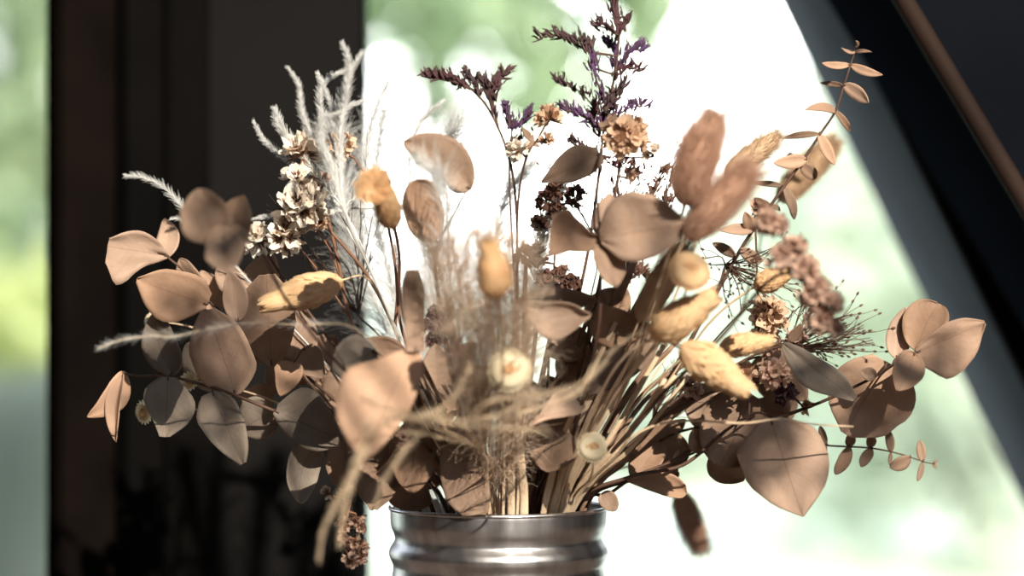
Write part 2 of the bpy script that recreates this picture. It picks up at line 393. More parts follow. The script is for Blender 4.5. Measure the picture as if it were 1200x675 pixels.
mat('wall_paint', (.013, .0123, .0127), .7, scale=6, col2=(.010, .0097, .0103), bump=.1, bscale=200, spec=0)
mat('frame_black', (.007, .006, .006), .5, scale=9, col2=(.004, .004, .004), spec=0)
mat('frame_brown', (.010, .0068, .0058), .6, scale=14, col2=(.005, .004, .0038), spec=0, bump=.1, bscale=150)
mat('reveal_blue', (.085, .092, .102), .9, scale=9, col2=(.065, .07, .08), spec=0)
mat('edge_highlight', (.036, .021, .016), .7, scale=14, col2=(.02, .012, .010), spec=.1)  # brown stands in for light caught on the rafter edge
mat('roof_black', (.008, .010, .014), .55, scale=7, col2=(.005, .006, .009), spec=0)
mat('room_wall', (.20, .20, .215), .8, scale=5, col2=(.165, .165, .18), spec=.1)
mat('floor_wood', (.16, .10, .065), .5, scale=9, col2=(.10, .06, .04))
mat('table_wood', (.14, .10, .08), .5, scale=22, col2=(.09, .065, .05))
mat('lawn', (.69, .73, .62), .95, scale=.5, col2=(.56, .62, .50), spec=.05)
mat('foliage', (.42, .50, .33), .8, scale=1.2, col2=(.28, .37, .22), transl=.5, spec=.1, var=.1)
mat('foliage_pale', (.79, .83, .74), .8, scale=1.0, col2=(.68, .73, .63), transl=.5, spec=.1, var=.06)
mat('foliage_yellow', (.68, .70, .34), .8, scale=1.0, col2=(.52, .57, .26), transl=.5, spec=.1, var=.08)
mat('foliage_mid', (.52, .60, .42), .8, scale=1.0, col2=(.36, .45, .28), transl=.5, spec=.1, var=.08)
mat('reed', (.50, .53, .45), .8, scale=1.0, col2=(.32, .36, .29), transl=.4, spec=.1)
mat('bark', (.10, .08, .06), .85, scale=12)

def glass_mat():
    m = bpy.data.materials.new('window_glass'); m.use_nodes = True; n, l = m.node_tree.nodes, m.node_tree.links; MATS['window_glass'] = m
    n.remove(n['Principled BSDF']); a = n.new('ShaderNodeBsdfTransparent'); a.inputs[0].default_value = (.97, .985, .975, 1)
    g = n.new('ShaderNodeBsdfGlossy'); g.inputs['Roughness'].default_value = .02; x = n.new('ShaderNodeMixShader'); x.inputs[0].default_value = .04
    l.new(a.outputs[0], x.inputs[1]); l.new(g.outputs[0], x.inputs[2]); l.new(x.outputs[0], n['Material Output'].inputs['Surface'])
glass_mat()
def tin_mat():
    m = bpy.data.materials.new('tin'); m.use_nodes = True; n, l = m.node_tree.nodes, m.node_tree.links; MATS['tin'] = m
    b = n['Principled BSDF']; b.inputs['Metallic'].default_value = 1.0
    t = n.new('ShaderNodeTexCoord'); mp = n.new('ShaderNodeMapping'); mp.inputs['Scale'].default_value = (1, 1, .22)
    l.new(t.outputs['Object'], mp.inputs[0])
    nz = n.new('ShaderNodeTexNoise'); nz.inputs['Scale'].default_value = 130; nz.inputs['Detail'].default_value = 6; l.new(mp.outputs[0], nz.inputs['Vector'])
    rp = n.new('ShaderNodeValToRGB'); rp.color_ramp.elements[0].color = (.46, .455, .48, 1); rp.color_ramp.elements[1].color = (.74, .73, .76, 1)
    rp.color_ramp.elements[0].position = .3; rp.color_ramp.elements[1].position = .7
    l.new(nz.outputs['Fac'], rp.inputs[0]); l.new(rp.outputs[0], b.inputs['Base Color'])
    mr = n.new('ShaderNodeMapRange'); mr.inputs['To Min'].default_value = .27; mr.inputs['To Max'].default_value = .42
    l.new(nz.outputs['Fac'], mr.inputs['Value']); l.new(mr.outputs[0], b.inputs['Roughness'])
    bp = n.new('ShaderNodeBump'); bp.inputs['Strength'].default_value = .12; bp.inputs['Distance'].default_value = .001
    n2 = n.new('ShaderNodeTexNoise'); n2.inputs['Scale'].default_value = 60; l.new(t.outputs['Object'], n2.inputs['Vector'])
    l.new(n2.outputs['Fac'], bp.inputs['Height']); l.new(bp.outputs[0], b.inputs['Normal'])
tin_mat()

# ------------------------------------------------------------------ the room
def X(px, d): return (px - 600) * K(d)
def Z(py, d): return ZC - (py - 337.5) * K(d)
XL, XR, YB, ZT, ZS = -1.9, 2.1, -1.95, 3.0, 0.70
FW = 0.34                                    # inner face of the front (window) wall
mb = MB(); box(mb, (XL-.1, YB-.1, -.1), (XR+.1, FW+.1, 0)); structure(mb.build('floor', 'floor_wood', smooth=False))
mb = MB(); box(mb, (XL-.1, YB-.1, ZT), (XR+.1, FW+.1, ZT+.1)); structure(mb.build('ceiling', 'room_wall', smooth=False))
mb = MB(); box(mb, (XL-.1, YB-.1, 0), (XL, FW+.1, ZT)); structure(mb.build('wall_left', 'room_wall', smooth=False))
mb = MB(); box(mb, (XR, YB-.1, 0), (XR+.1, FW+.1, ZT)); structure(mb.build('wall_right', 'room_wall', smooth=False))
BW = (.25, 1.40, 1.35, 2.86)                 # the window behind the camera lets in the sun
mb = MB(); box(mb, (XL, YB-.1, 0), (BW[0], YB, ZT)); box(mb, (BW[1], YB-.1, 0), (XR, YB, ZT))
box(mb, (BW[0], YB-.1, 0), (BW[1], YB, BW[2])); box(mb, (BW[0], YB-.1, BW[3]), (BW[1], YB, ZT)); structure(mb.build('wall_back', 'room_wall', smooth=False))
mb = MB(); w = .05
box(mb, (BW[0], YB-.08, BW[2]), (BW[0]+w, YB-.02, BW[3])); box(mb, (BW[1]-w, YB-.08, BW[2]), (BW[1], YB-.02, BW[3]))
box(mb, (BW[0]+w, YB-.08, BW[2]), (BW[1]-w, YB-.02, BW[2]+w)); box(mb, (BW[0]+w, YB-.08, BW[3]-w), (BW[1]-w, YB-.02, BW[3]))
wn = structure(mb.build('window_3', 'frame_black', smooth=False))
mb = MB(); box(mb, (BW[0]+w, YB-.055, BW[2]+w), (BW[1]-w, YB-.05, BW[3]-w)); mb.build('pane', 'window_glass', wn, smooth=False)

# front wall: panel between the windows, sill wall, the part under the sloping roof
def dl(py, off, d):                          # the sloping edge of the window: photo column at row py
    return X(935 + off + .4862*py, d)
TOPY = -1010
mb = MB()
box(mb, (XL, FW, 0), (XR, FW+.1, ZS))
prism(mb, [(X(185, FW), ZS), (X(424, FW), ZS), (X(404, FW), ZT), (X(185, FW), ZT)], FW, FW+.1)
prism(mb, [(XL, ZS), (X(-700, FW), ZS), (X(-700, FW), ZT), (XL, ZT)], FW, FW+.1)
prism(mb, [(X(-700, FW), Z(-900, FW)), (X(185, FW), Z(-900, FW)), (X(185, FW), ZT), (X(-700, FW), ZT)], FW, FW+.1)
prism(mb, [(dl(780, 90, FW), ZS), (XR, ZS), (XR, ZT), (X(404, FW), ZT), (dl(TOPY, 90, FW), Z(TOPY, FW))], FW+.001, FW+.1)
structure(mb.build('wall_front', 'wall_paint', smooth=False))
# left window post: stepped frame
d0 = .27
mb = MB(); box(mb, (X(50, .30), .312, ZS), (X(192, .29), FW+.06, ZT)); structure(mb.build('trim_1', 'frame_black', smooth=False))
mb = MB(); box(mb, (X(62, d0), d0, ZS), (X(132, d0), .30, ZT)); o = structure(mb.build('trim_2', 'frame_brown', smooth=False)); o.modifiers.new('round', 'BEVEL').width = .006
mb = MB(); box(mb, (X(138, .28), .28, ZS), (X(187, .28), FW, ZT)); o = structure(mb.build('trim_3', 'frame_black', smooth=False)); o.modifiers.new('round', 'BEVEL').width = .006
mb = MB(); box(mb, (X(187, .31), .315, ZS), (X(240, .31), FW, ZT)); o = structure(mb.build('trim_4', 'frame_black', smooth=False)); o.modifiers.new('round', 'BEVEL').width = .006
# sloping frame of the big window: blue-grey reveal, black face board, rafter with a brown bead painting its edge highlight
def slope(name, o0, o1, y0, y1, m, d, ptop=TOPY, pbot=800, bev=.003):
    mb = MB(); prism(mb, [(dl(pbot, o0, d), Z(pbot, d)), (dl(pbot, o1, d), Z(pbot, d)), (dl(ptop, o1, d), Z(ptop, d)), (dl(ptop, o0, d), Z(ptop, d))], y0, y1)
    o = structure(mb.build(name, m, smooth=False)); o.modifiers.new('round', 'BEVEL').width = bev; return o
slope('trim_5', 46, 52, .275, .485, 'reveal_blue', .27, bev=.001)
slope('trim_6', 51, 330, .27, FW+.12, 'frame_black', .27)
def rl(py, off, d): return X(1046 + off + .60*py, d)
dr_ = .06
mb = MB(); prism(mb, [(rl(620, 14, dr_), Z(620, dr_)), (rl(620, 420, dr_), Z(620, dr_)), (rl(-900, 420, dr_), Z(-900, dr_)), (rl(-900, 14, dr_), Z(-900, dr_))], dr_, .26)
structure(mb.build('trim_7', 'roof_black', smooth=False))
mb = MB(); pa = np.array([P(1046+13+.6*y, y, dr_+.003) for y in range(-900, 621, 40)]); tube(mb, pa, .0052, .0052, 10); structure(mb.build('trim_8', 'edge_highlight'))
# panes
mb = MB(); gy = FW+.05
prism(mb, [(X(424, FW), ZS), (dl(780, 22, FW), ZS), (dl(TOPY, 22, FW), Z(TOPY, FW)), (X(405, FW), Z(TOPY, FW))], gy, gy+.004); structure(mb.build('window_2', 'window_glass', smooth=False))
mb = MB(); box(mb, (X(-700, FW), gy, ZS), (X(60, FW), gy+.004, Z(-900, FW))); structure(mb.build('window_1', 'window_glass', smooth=False))

# ------------------------------------------------------------------ outside: lawn and trees
mb = MB(); n = 40
gx = np.linspace(-45, 45, n); gyv = np.linspace(.6, 80, n)
V = [(x, y, -.6 + .25*mnoise.noise(Vector((x*.12, y*.12, 0))) + max(0, y-25)*.03) for y in gyv for x in gx]
mb.add(V, [[i*n+j, i*n+j+1, (i+1)*n+j+1, (i+1)*n+j] for i in range(n-1) for j in range(n-1)]); structure(mb.build('ground', 'lawn'))
def tree(label, px, y, zc, rx, rz, nl, m, leafsize=.09, ry=None, tr=.07):
    d = y; x = X(px, d); base = Vector((x, y, -.7))
    root = bpy.data.objects.new('garden_tree', None); COL.objects.link(root); root.location = base
    tag(root, label, 'tree', 'trees beyond the window')
    tb = MB(); tube(tb, catmull([base, base + Vector((.06, 0, (zc+.7)*.5)), Vector((x, y, zc + rz*.5))], 6), tr, tr*.4, 8)
    nb = 9
    for i in range(nb):
        a = 2*PI*i/nb; h = zc - rz*.6 + rz*.9*(i/nb); e = Vector((x + math.cos(a)*rx*.8, y + math.sin(a)*(ry or rx)*.8, h + rz*.35))
        tube(tb, catmull([Vector((x, y, h - rz*.2)), Vector((x, y, h)).lerp(e, .5), e], 5), tr*.35, tr*.1, 5)
    tb.build('trunk', 'bark', root)
    nc = max(8, nl//70); c = RS.normal(size=(nc, 3)); c = c/np.linalg.norm(c, axis=1)[:, None]*RS.uniform(.25, 1, (nc, 1))**.5
    idx = RS.randint(0, nc, nl); p = c[idx] + RS.normal(scale=.13, size=(nl, 3))
    p = p*np.array([rx, ry or rx, rz]) + np.array([x, y, zc])
    u = unit(RS.normal(size=(nl, 3))); v = unit(np.cross(u, RS.normal(size=(nl, 3)))); sz = leafsize*RS.uniform(.6, 1.3, nl)[:, None]
    q = np.stack([p - u*sz, p + v*sz*.5, p + u*sz, p - v*sz*.5], 1)
    lb = MB(); lb.add(q.reshape(-1, 3), np.arange(nl*4).reshape(-1, 4)); o = lb.build('crown', m, root, smooth=False); o['kind'] = 'stuff'
tree('green tree out of focus above the feathery grass, dotted with bright gaps', 480, 7.0, 2.42, .95, 1.0, 5000, 'foliage', .075)
tree('blurred green tree behind the narrow pane beside the dark post', -40, 11.5, 2.5, 1.7, 2.0, 7000, 'foliage_mid', .12)
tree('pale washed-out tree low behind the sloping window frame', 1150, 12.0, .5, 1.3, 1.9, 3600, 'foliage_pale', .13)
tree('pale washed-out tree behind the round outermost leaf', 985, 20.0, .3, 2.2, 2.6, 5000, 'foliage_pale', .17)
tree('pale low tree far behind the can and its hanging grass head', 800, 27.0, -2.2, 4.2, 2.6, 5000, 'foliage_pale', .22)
def shrub(label, px, y, z0, z1, rx, nl, m, leafsize):
    x = X(px, y); root = bpy.data.objects.new('garden_shrub', None); COL.objects.link(root); root.location = (x, y, -.6)
    tag(root, label, 'shrub', 'shrubs beyond the window'); tb = MB()
    for i in range(5):
        e = Vector((x + rx*.6*math.cos(i*1.26), y + .2*math.sin(i*1.26), z1-.15)); tube(tb, catmull([Vector((x + .1*(i-2), y, -.6)), Vector((x + .13*(i-2), y, z0)), e], 5), .018, .006, 6)
    tb.build('stem', 'bark', root)
    p = np.stack([RS.normal(scale=rx*.45, size=nl) + x, RS.normal(scale=.2, size=nl) + y, RS.uniform(z0, z1, nl) + RS.normal(scale=.05, size=nl)], 1)
    u = unit(RS.normal(size=(nl, 3)) + np.array([0, 0, .5])); v = unit(np.cross(u, RS.normal(size=(nl, 3)))); sz = leafsize*RS.uniform(.6, 1.3, nl)[:, None]
    lb = MB(); lb.add(np.stack([p - u*sz, p + v*sz*.5, p + u*sz, p - v*sz*.5], 1).reshape(-1, 3), np.arange(nl*4).reshape(-1, 4)); o = lb.build('foliage', m, root, smooth=False); o['kind'] = 'stuff'
shrub('yellow-green shrub behind the narrow pane, at mid height', 20, 5.4, Z(428, 5.4), Z(350, 5.4), .34, 1800, 'foliage_yellow', .045)
lb = MB(); nr = 1500; x0 = X(-80, 4.0); x1 = X(110, 4.0)
p0 = np.stack([RS.uniform(x0, x1, nr), RS.uniform(3.8, 4.2, nr), np.full(nr, -.5)], 1); h = RS.uniform(.75, 1.0, nr)*(Z(425, 4.0)+.5)
hairs(lb, np.stack([p0, p0 + np.stack([RS.normal(scale=.03, size=nr), 0*h, h*.5], 1), p0 + np.stack([RS.normal(scale=.07, size=nr), 0*h, h], 1)], 1), .011, .3)
o = lb.build('tall_grass', 'reed'); tag(o, 'grey-green tall grass blurred low behind the narrow pane', 'grass', None, 'stuff')
# unseen tree added behind the camera, its leaf clusters placed to shade chosen leaves
root = bpy.data.objects.new('garden_tree', None); COL.objects.link(root); root.location = (1.9, -3.3, -.6)
tag(root, 'unseen leafy tree added outside the far window to shade chosen leaves', 'tree')
yo = YB - .30; cl = []
for px, py, d, r in ((200, 470, 0, 42), (255, 518, 0, 34), (335, 525, 0, 28), (232, 425, 0, 24), (452, 592, -.01, 20), (645, 520, -.02, 34), 
                     (665, 195, -.07, 34), (668, 275, -.09, 28), (868, 522, 0, 34), (895, 525, -.045, 36), (955, 435, -.03, 34), (250, 250, -.12, 26), (1030, 495, -.01, 22), (400, 430, -.07, 26), (880, 560, -.045, 20), (990, 535, 0, 40)):
    T = P(px, py, d); cl.append((T + sd*((T.y - yo)/(-sd.y)), r*S))
tb = MB(); hub = Vector((1.5, -2.9, 1.6)); tube(tb, catmull([root.location, Vector((1.8, -3.2, .6)), hub], 6), .06, .035, 8)
lv = []
for c, r in cl:
    tube(tb, catmull([hub, (hub + c)/2 + Vector((.05, -.15, 0)), c + Vector((0, -.02, 0))], 5), .006, .002, 4)
    nl = 26; p = np.array(c) + RS.normal(size=(nl, 3))*np.array([r*.55, .03, r*.6]); u = unit(RS.normal(size=(nl, 3))*np.array([1, .4, 1])); v = unit(np.cross(u, np.array(sd)[None, :] + RS.normal(scale=.35, size=(nl, 3)))); sz = r*.55
    lv.append(np.stack([p - u*sz, p + v*sz*.6, p + u*sz, p - v*sz*.6], 1).reshape(-1, 3))
tb.build('trunk', 'bark', root); lv = np.concatenate(lv); lb = MB(); lb.add(lv, np.arange(len(lv)).reshape(-1, 4)); o = lb.build('crown', 'foliage', root, smooth=False); o['kind'] = 'stuff'

# ------------------------------------------------------------------ table and can
troot = bpy.data.objects.new('dining_table', None); COL.objects.link(troot); troot.location = (0, -.1, 0)
tag(troot, 'brown wooden table that carries the tin can', 'table')
TZ = ZR - .12
mb = MB(); box(mb, (-.6, -.42, TZ-.035), (.6, .2, TZ)); o = mb.build('tabletop', 'table_wood', troot, smooth=False); o.modifiers.new('round', 'BEVEL').width = .005
for sx_ in (-1, 1):
    for sy_ in (-1, 1):
        mb = MB(); tube(mb, [(sx_*.54, -.11+sy_*.26, TZ-.03), (sx_*.55, -.11+sy_*.27, .0)], .028, .02, 12); mb.build('leg', 'table_wood', troot)

can = bpy.data.objects.new('tin_can', None); COL.objects.link(can); can.location = (CX, 0, TZ)
tag(can, 'ribbed grey tin can holding the dried flowers', 'can')
def lathe(mb, prof, c, seg=96):
    V = []; n = len(prof)
    for r, z in prof:
        for j in range(seg):
            a = 2*PI*j/seg; V.append((c[0]+r*math.cos(a), c[1]+r*math.sin(a), z))
    mb.add(V, [[i*seg+j, i*seg+(j+1) % seg, (i+1)*seg+(j+1) % seg, (i+1)*seg+j] for i in range(n-1) for j in range(seg)])
prof_px = [(0, 126.4), (4, 126.8), (10, 126.6), (18, 126.2), (24, 124.8), (29, 122.6), (34, 121.3), (38, 121.6), (42, 123.8), (46, 126.4), (50, 127.9), (53, 128.2), (57, 127.4), (61, 125.6),
           (65, 123.8), (69, 123.0), (74, 123.4), (80, 124.6), (88, 125.2)]
px_ = list(prof_px)
for k_ in (110, 160, 210): px_ += [(k_-14, 125.2), (k_-7, 126.4), (k_, 128.0), (k_+7, 126.4), (k_+14, 124.2), (k_+22, 123.6), (k_+30, 125.0)]
px_ += [(280, 125.5), (298, 125.5), (303, 127.0), (305, 126)]
outer = catmull([(r, z, 0) for z, r in px_], 4)[:, :2]
pr = [(r*S, ZR - z*S) for r, z in outer]
pr = [(r, max(z, TZ+.0002)) for r, z in pr]
inner = [(r-.0008, z) for r, z in pr[::-1]]
mb = MB(); lathe(mb, [(.001, TZ+.0003)] + pr[::-1][:1] + pr[::-1][1:] + [(r-.0008, z) for r, z in pr] + [(.001, TZ+.002)], (CX, 0)); mb.build('can_body', 'tin', can)
mb = MB(); a = np.linspace(0, 2*PI, 97)[:-1]
ring = [[(126.4*S + .0010*math.cos(t)), ZR + .0010*math.sin(t)] for t in np.linspace(0, 2*PI, 11)]
lathe(mb, ring, (CX, 0)); mb.build('rolled_rim', 'tin', can)

# ------------------------------------------------------------------ eucalyptus branches
EU = 'dried eucalyptus branches'
def euc(label, mx, md, pts, r0=1.2, r1=.5): return Plant('eucalyptus_branch', label, 'eucalyptus', mx, md, pts, r0, r1, 'stem_brown', EU)

b = euc('low eucalyptus branch with two small curled leaves at its tip against the dark wall', 505, .0, [(440, 545, -.005), (390, 510, -.01), (325, 483, -.02), (258, 457, -.02), (197, 441, -.02), (165, 441, -.02), (147, 438, -.02)])
leaf(b, (146, 436), (102, 489), 15, (-.02, -.025), (.55, .8), roll=20, bend=-9, curl=6)
leaf(b, (144, 438), (136, 518), 11, -.025, (.6, .7), fold=.5, roll=-25, bend=4)
leaf(b, (197, 442), (193, 512), 33, (-.025, -.03), (.62, .42), cup=.1, m='leaf_grey_shade', bend=0, st=([10,26,27,20,12,6],[8,24,34,34,24,6]))
leaf(b, (202, 440), (183, 363), 23, (-.015, -.02), (.55, .85), bend=-8, roll=15, asym=.1, m='leaf_grey_shade')
leaf(b, (249, 459), (284, 544), 26, (-.02, -.03), cup=.15, m='leaf_grey_shade', bend=0, st=([14,28,28,23,15,3],[8,20,22,21,16,5]))
leaf(b, (276, 463), (243, 362), 37, (-.015, -.04), (.55, .5), cup=.12, bend=0, st=([5,31,36,34,28,8],[8,29,36,36,27,8]))
leaf(b, (262, 456), (220, 402), 24, (.01, .0), (.55, .6), m='leaf_grey_shade')
leaf(b, (322, 482), (401, 516), 33, (-.025, -.035), (.5, .55), cup=.12, m='leaf_grey_shade', bend=0, st=([5,18,23,25,22,6],[8,36,40,34,20,5]))
leaf(b, (322, 481), (281, 505), 26, (-.01, .0), m='leaf_grey_shade')
leaf(b, (318, 478), (283, 462), 20, (.02, .02), m='leaf_brown')
b.done()

b = euc('upper eucalyptus branch with broad tan leaves beside the dark post', 520, .012, [(440, 510, .01), (370, 450, .01), (315, 405, .01), (275, 375, .0), (243, 352, -.01), (218, 320, -.01), (197, 302, -.01)])
leaf(b, (197, 300), (127, 289), 29, (-.01, -.025), (.75, .32), cup=.2, roll=10, bend=0, st=([2,14,22,24,20,10],[4,12,18,34,42,20]))
leaf(b, (190, 305), (193, 256), 14, (.005, .01), (.55, .75), roll=20, bend=5)
leaf(b, (243, 357), (160, 328), 31, (-.015, -.03), (.55, .42), cup=.12, bend=0, st=([14,27,28,26,19,3],[5,22,34,34,24,3]))
leaf(b, (240, 342), (211, 303), 13, (.0, -.005), (.5, .6), roll=30, m='leaf_brown')
leaf(b, (279, 376), (268, 317), 16, (-.02, -.025), (.6, .8), fold=.4, roll=-20)
leaf(b, (318, 428), (312, 322), 37, (.0, -.02), cup=.12, m='leaf_brown', bend=0, st=([5,22,30,32,28,10],[5,26,36,37,30,8]))
leaf(b, (345, 425), (358, 360), 28, (.012, .01), m='leaf_brown')
leaf(b, (290, 345), (258, 308), 17, (.0, .01), (.5, .6))
leaf(b, (300, 345), (318, 296), 21, (.015, .02))
leaf(b, (285, 372), (322, 345), 15, (.02, .03), m='leaf_brown')
leaf(b, (255, 365), (235, 318), 18, (.015, .02))
leaf(b, (350, 435), (395, 395), 24, (.02, .02), m='leaf_brown')
leaf(b, (335, 420), (322, 462), 18, (.015, .0), m='leaf_brown')
leaf(b, (370, 450), (420, 480), 26, (.02, .02), m='leaf_brown')
leaf(b, (330, 418), (375, 445), 22, (.02, .02), m='leaf_brown')
leaf(b, (300, 395), (270, 430), 24, (.02, .02), m='leaf_brown')
leaf(b, (360, 440), (400, 420), 26, (.03,.03), m='leaf_brown')
b.done()

b = euc('blurred eucalyptus branch with a cluster of brown leaves nearest the camera, over the tan ones', 545, -.015, [(480, 500, -.06), (400, 430, -.09), (335, 350, -.105), (300, 285, -.115), (264, 282, -.12)], 1.0)
leaf(b, (254, 283), (233, 221), 30, (-.12, -.125), (.45, .58), cup=.25, m='leaf_brown')
leaf(b, (262, 278), (268, 319), 24, (-.125, -.14), (.45, .75), cup=.2, bend=3, m='leaf_tan')
leaf(b, (265, 290), (285, 229), 22, (-.11, -.11), cup=.2, m='leaf_brown')
leaf(b, (262, 262), (268, 310), 26, (-.122, -.132), (.5, .6), cup=.2, m='leaf_brown')
b.done()

b = euc('eucalyptus branch with the big sunlit leaf blurred in front of the can', 548, -.02, [(520, 510, -.06), (496, 440, -.1), (484, 408, -.115), (482, 380, -.118)], 1.2)
leaf(b, (484, 404), (425, 540), 50, (-.115, -.15), (.55, .55), cup=.08, curl=0, twist=0, wav=.02, bend=0, st=([3,28,58,59,45,4],[10,24,27,25,16,4]))
leaf(b, (487, 412), (484, 316), 15, (-.118, -.125), (.3, .28), cup=.06, roll=0, curl=0, twist=0, bend=0, asym=0, st=([12,12,13,14,14,8],[12,12,13,14,14,8]))
leaf(b, (440, 412), (388, 435), 30, (-.07, -.085), cup=.2, m='leaf_grey_shade')
leaf(b, (474, 412), (418, 405), 14, (-.05, -.045), m='leaf_brown')
b.done()

b = euc('eucalyptus branch drooping over the left lip of the can with grey curled leaves', 492, -.012, [(470, 545, -.02), (430, 510, -.025), (392, 485, -.02), (360, 445, -.01), (345, 425, -.01)], 1.2)
leaf(b, (372, 513), (352, 589), 20, (-.02, -.03), (.45, .55), cup=.3, roll=20, bend=4, m='leaf_grey_shade')
leaf(b, (455, 515), (437, 597), 40, (-.03, -.05), (.45, .6), cup=.12, m='leaf_brown', bend=0, st=([10,35,45,40,22,4],[10,26,28,25,18,6]))
leaf(b, (405, 500), (402, 575), 26, (-.015, -.02), (.5, .6), m='leaf_brown')
leaf(b, (495, 492), (482, 577), 27, (-.035, -.05), (.45, .5), cup=.2, m='leaf_brown')
leaf(b, (345, 424), (328, 463), 17, (-.01, -.03), cup=.2, m='leaf_brown')
leaf(b, (356, 408), (378, 444), 18, (.0, -.01), m='leaf_brown')
leaf(b, (385, 470), (428, 440), 26, (.01, .01), m='leaf_brown')
leaf(b, (400, 490), (445, 470), 24, (.0, -.01), m='leaf_brown')
leaf(b, (455, 570), (505, 590), 22, (-.02, -.015), m='leaf_brown')
leaf(b, (470, 545), (410, 560), 30, (.015, .01), m='leaf_brown')
leaf(b, (480, 560), (455, 500), 28, (.02, .02), m='leaf_brown')
leaf(b, (440, 545), (395, 520), 26, (.01, .01), m='leaf_grey_shade')
leaf(b, (485, 570), (520, 520), 26, (.02, .03), m='leaf_brown')
leaf(b, (420, 505), (380, 470), 26, (.02,.02), m='leaf_brown')
b.done()

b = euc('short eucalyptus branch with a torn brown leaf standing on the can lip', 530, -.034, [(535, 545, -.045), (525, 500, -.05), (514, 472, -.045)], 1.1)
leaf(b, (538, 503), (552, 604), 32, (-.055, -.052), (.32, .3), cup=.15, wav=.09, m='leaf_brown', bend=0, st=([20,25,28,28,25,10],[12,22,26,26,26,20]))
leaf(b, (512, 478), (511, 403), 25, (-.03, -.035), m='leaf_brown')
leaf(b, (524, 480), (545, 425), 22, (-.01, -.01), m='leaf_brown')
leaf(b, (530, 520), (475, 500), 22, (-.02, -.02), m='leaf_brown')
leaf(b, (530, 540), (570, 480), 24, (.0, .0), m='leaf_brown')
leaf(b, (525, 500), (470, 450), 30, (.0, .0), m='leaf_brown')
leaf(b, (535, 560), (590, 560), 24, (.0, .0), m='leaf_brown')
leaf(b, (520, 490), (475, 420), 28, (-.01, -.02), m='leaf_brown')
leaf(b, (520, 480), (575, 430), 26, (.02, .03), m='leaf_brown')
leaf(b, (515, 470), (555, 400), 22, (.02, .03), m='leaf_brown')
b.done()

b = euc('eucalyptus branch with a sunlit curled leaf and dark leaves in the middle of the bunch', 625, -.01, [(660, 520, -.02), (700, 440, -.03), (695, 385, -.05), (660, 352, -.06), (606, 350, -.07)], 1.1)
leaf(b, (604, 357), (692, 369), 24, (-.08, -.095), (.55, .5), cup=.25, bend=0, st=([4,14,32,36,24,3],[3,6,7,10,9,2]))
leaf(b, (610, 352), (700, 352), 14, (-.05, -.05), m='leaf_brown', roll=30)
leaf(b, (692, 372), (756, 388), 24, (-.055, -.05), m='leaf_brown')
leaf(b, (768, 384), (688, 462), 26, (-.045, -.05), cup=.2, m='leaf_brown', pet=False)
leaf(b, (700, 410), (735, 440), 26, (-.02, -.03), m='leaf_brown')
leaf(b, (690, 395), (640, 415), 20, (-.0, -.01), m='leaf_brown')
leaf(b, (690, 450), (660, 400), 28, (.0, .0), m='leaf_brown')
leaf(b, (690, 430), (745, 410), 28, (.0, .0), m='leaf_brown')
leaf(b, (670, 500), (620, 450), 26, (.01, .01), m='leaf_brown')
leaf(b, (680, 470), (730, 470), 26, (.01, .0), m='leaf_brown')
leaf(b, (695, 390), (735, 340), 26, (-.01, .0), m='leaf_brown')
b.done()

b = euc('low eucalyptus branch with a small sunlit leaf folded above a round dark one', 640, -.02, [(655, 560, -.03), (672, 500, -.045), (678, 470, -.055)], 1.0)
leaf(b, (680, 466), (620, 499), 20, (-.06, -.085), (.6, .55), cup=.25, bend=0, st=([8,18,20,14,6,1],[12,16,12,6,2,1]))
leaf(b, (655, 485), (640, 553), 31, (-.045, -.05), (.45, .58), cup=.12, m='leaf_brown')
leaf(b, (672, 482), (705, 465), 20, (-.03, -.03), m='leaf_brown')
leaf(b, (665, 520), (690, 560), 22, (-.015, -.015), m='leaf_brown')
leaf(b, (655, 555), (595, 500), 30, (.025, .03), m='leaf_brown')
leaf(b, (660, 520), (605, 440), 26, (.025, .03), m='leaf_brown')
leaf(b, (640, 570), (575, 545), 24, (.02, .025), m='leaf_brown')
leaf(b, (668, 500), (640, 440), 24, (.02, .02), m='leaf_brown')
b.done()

b = euc('tall eucalyptus branch with one broad tan leaf level with the furry tails', 648, -.018, [(680, 480, -.06), (702, 380, -.085), (703, 280, -.09), (698, 215, -.08), (703, 181, -.07)], 1.0)
leaf(b, (703, 279), (807, 262), 42, (-.095, -.115), cup=.15, bend=0, st=([6,26,34,33,23,2],[8,38,47,45,32,2]))
leaf(b, (703, 279), (644, 272), 25, (-.09, -.11), (.45, .42), cup=.35, m='leaf_brown', bend=0, st=([4,4,14,24,30,20],[8,17,19,20,24,30]))
leaf(b, (702, 277), (716, 226), 13, (-.085, -.08), (.5, .7), m='leaf_tan')
leaf(b, (703, 283), (722, 336), 19, (-.09, -.1), (.5, .6), m='leaf_tan')
leaf(b, (704, 180), (634, 214), 21, (-.07, -.06), (.5, .8), cup=.12, m='leaf_brown', bend=0, st=([8,20,22,18,10,1],[10,17,18,15,8,1]))
b.done()

b = euc('eucalyptus branch with brown leaves behind the white wisps', 560, -.012, [(540, 480, -.04), (520, 380, -.065), (510, 300, -.075), (535, 245, -.075), (552, 215, -.075)], 1.0)
leaf(b, (552, 222), (474, 165), 24, (-.08, -.09), (.45, .58), cup=.2, bend=12, m='leaf_brown')
leaf(b, (505, 283), (490, 210), 23, (-.08, -.09), (.45, .4), cup=.25, m='leaf_tan')
leaf(b, (545, 225), (525, 195), 12, (-.07, -.065), m='leaf_brown')
b.done()

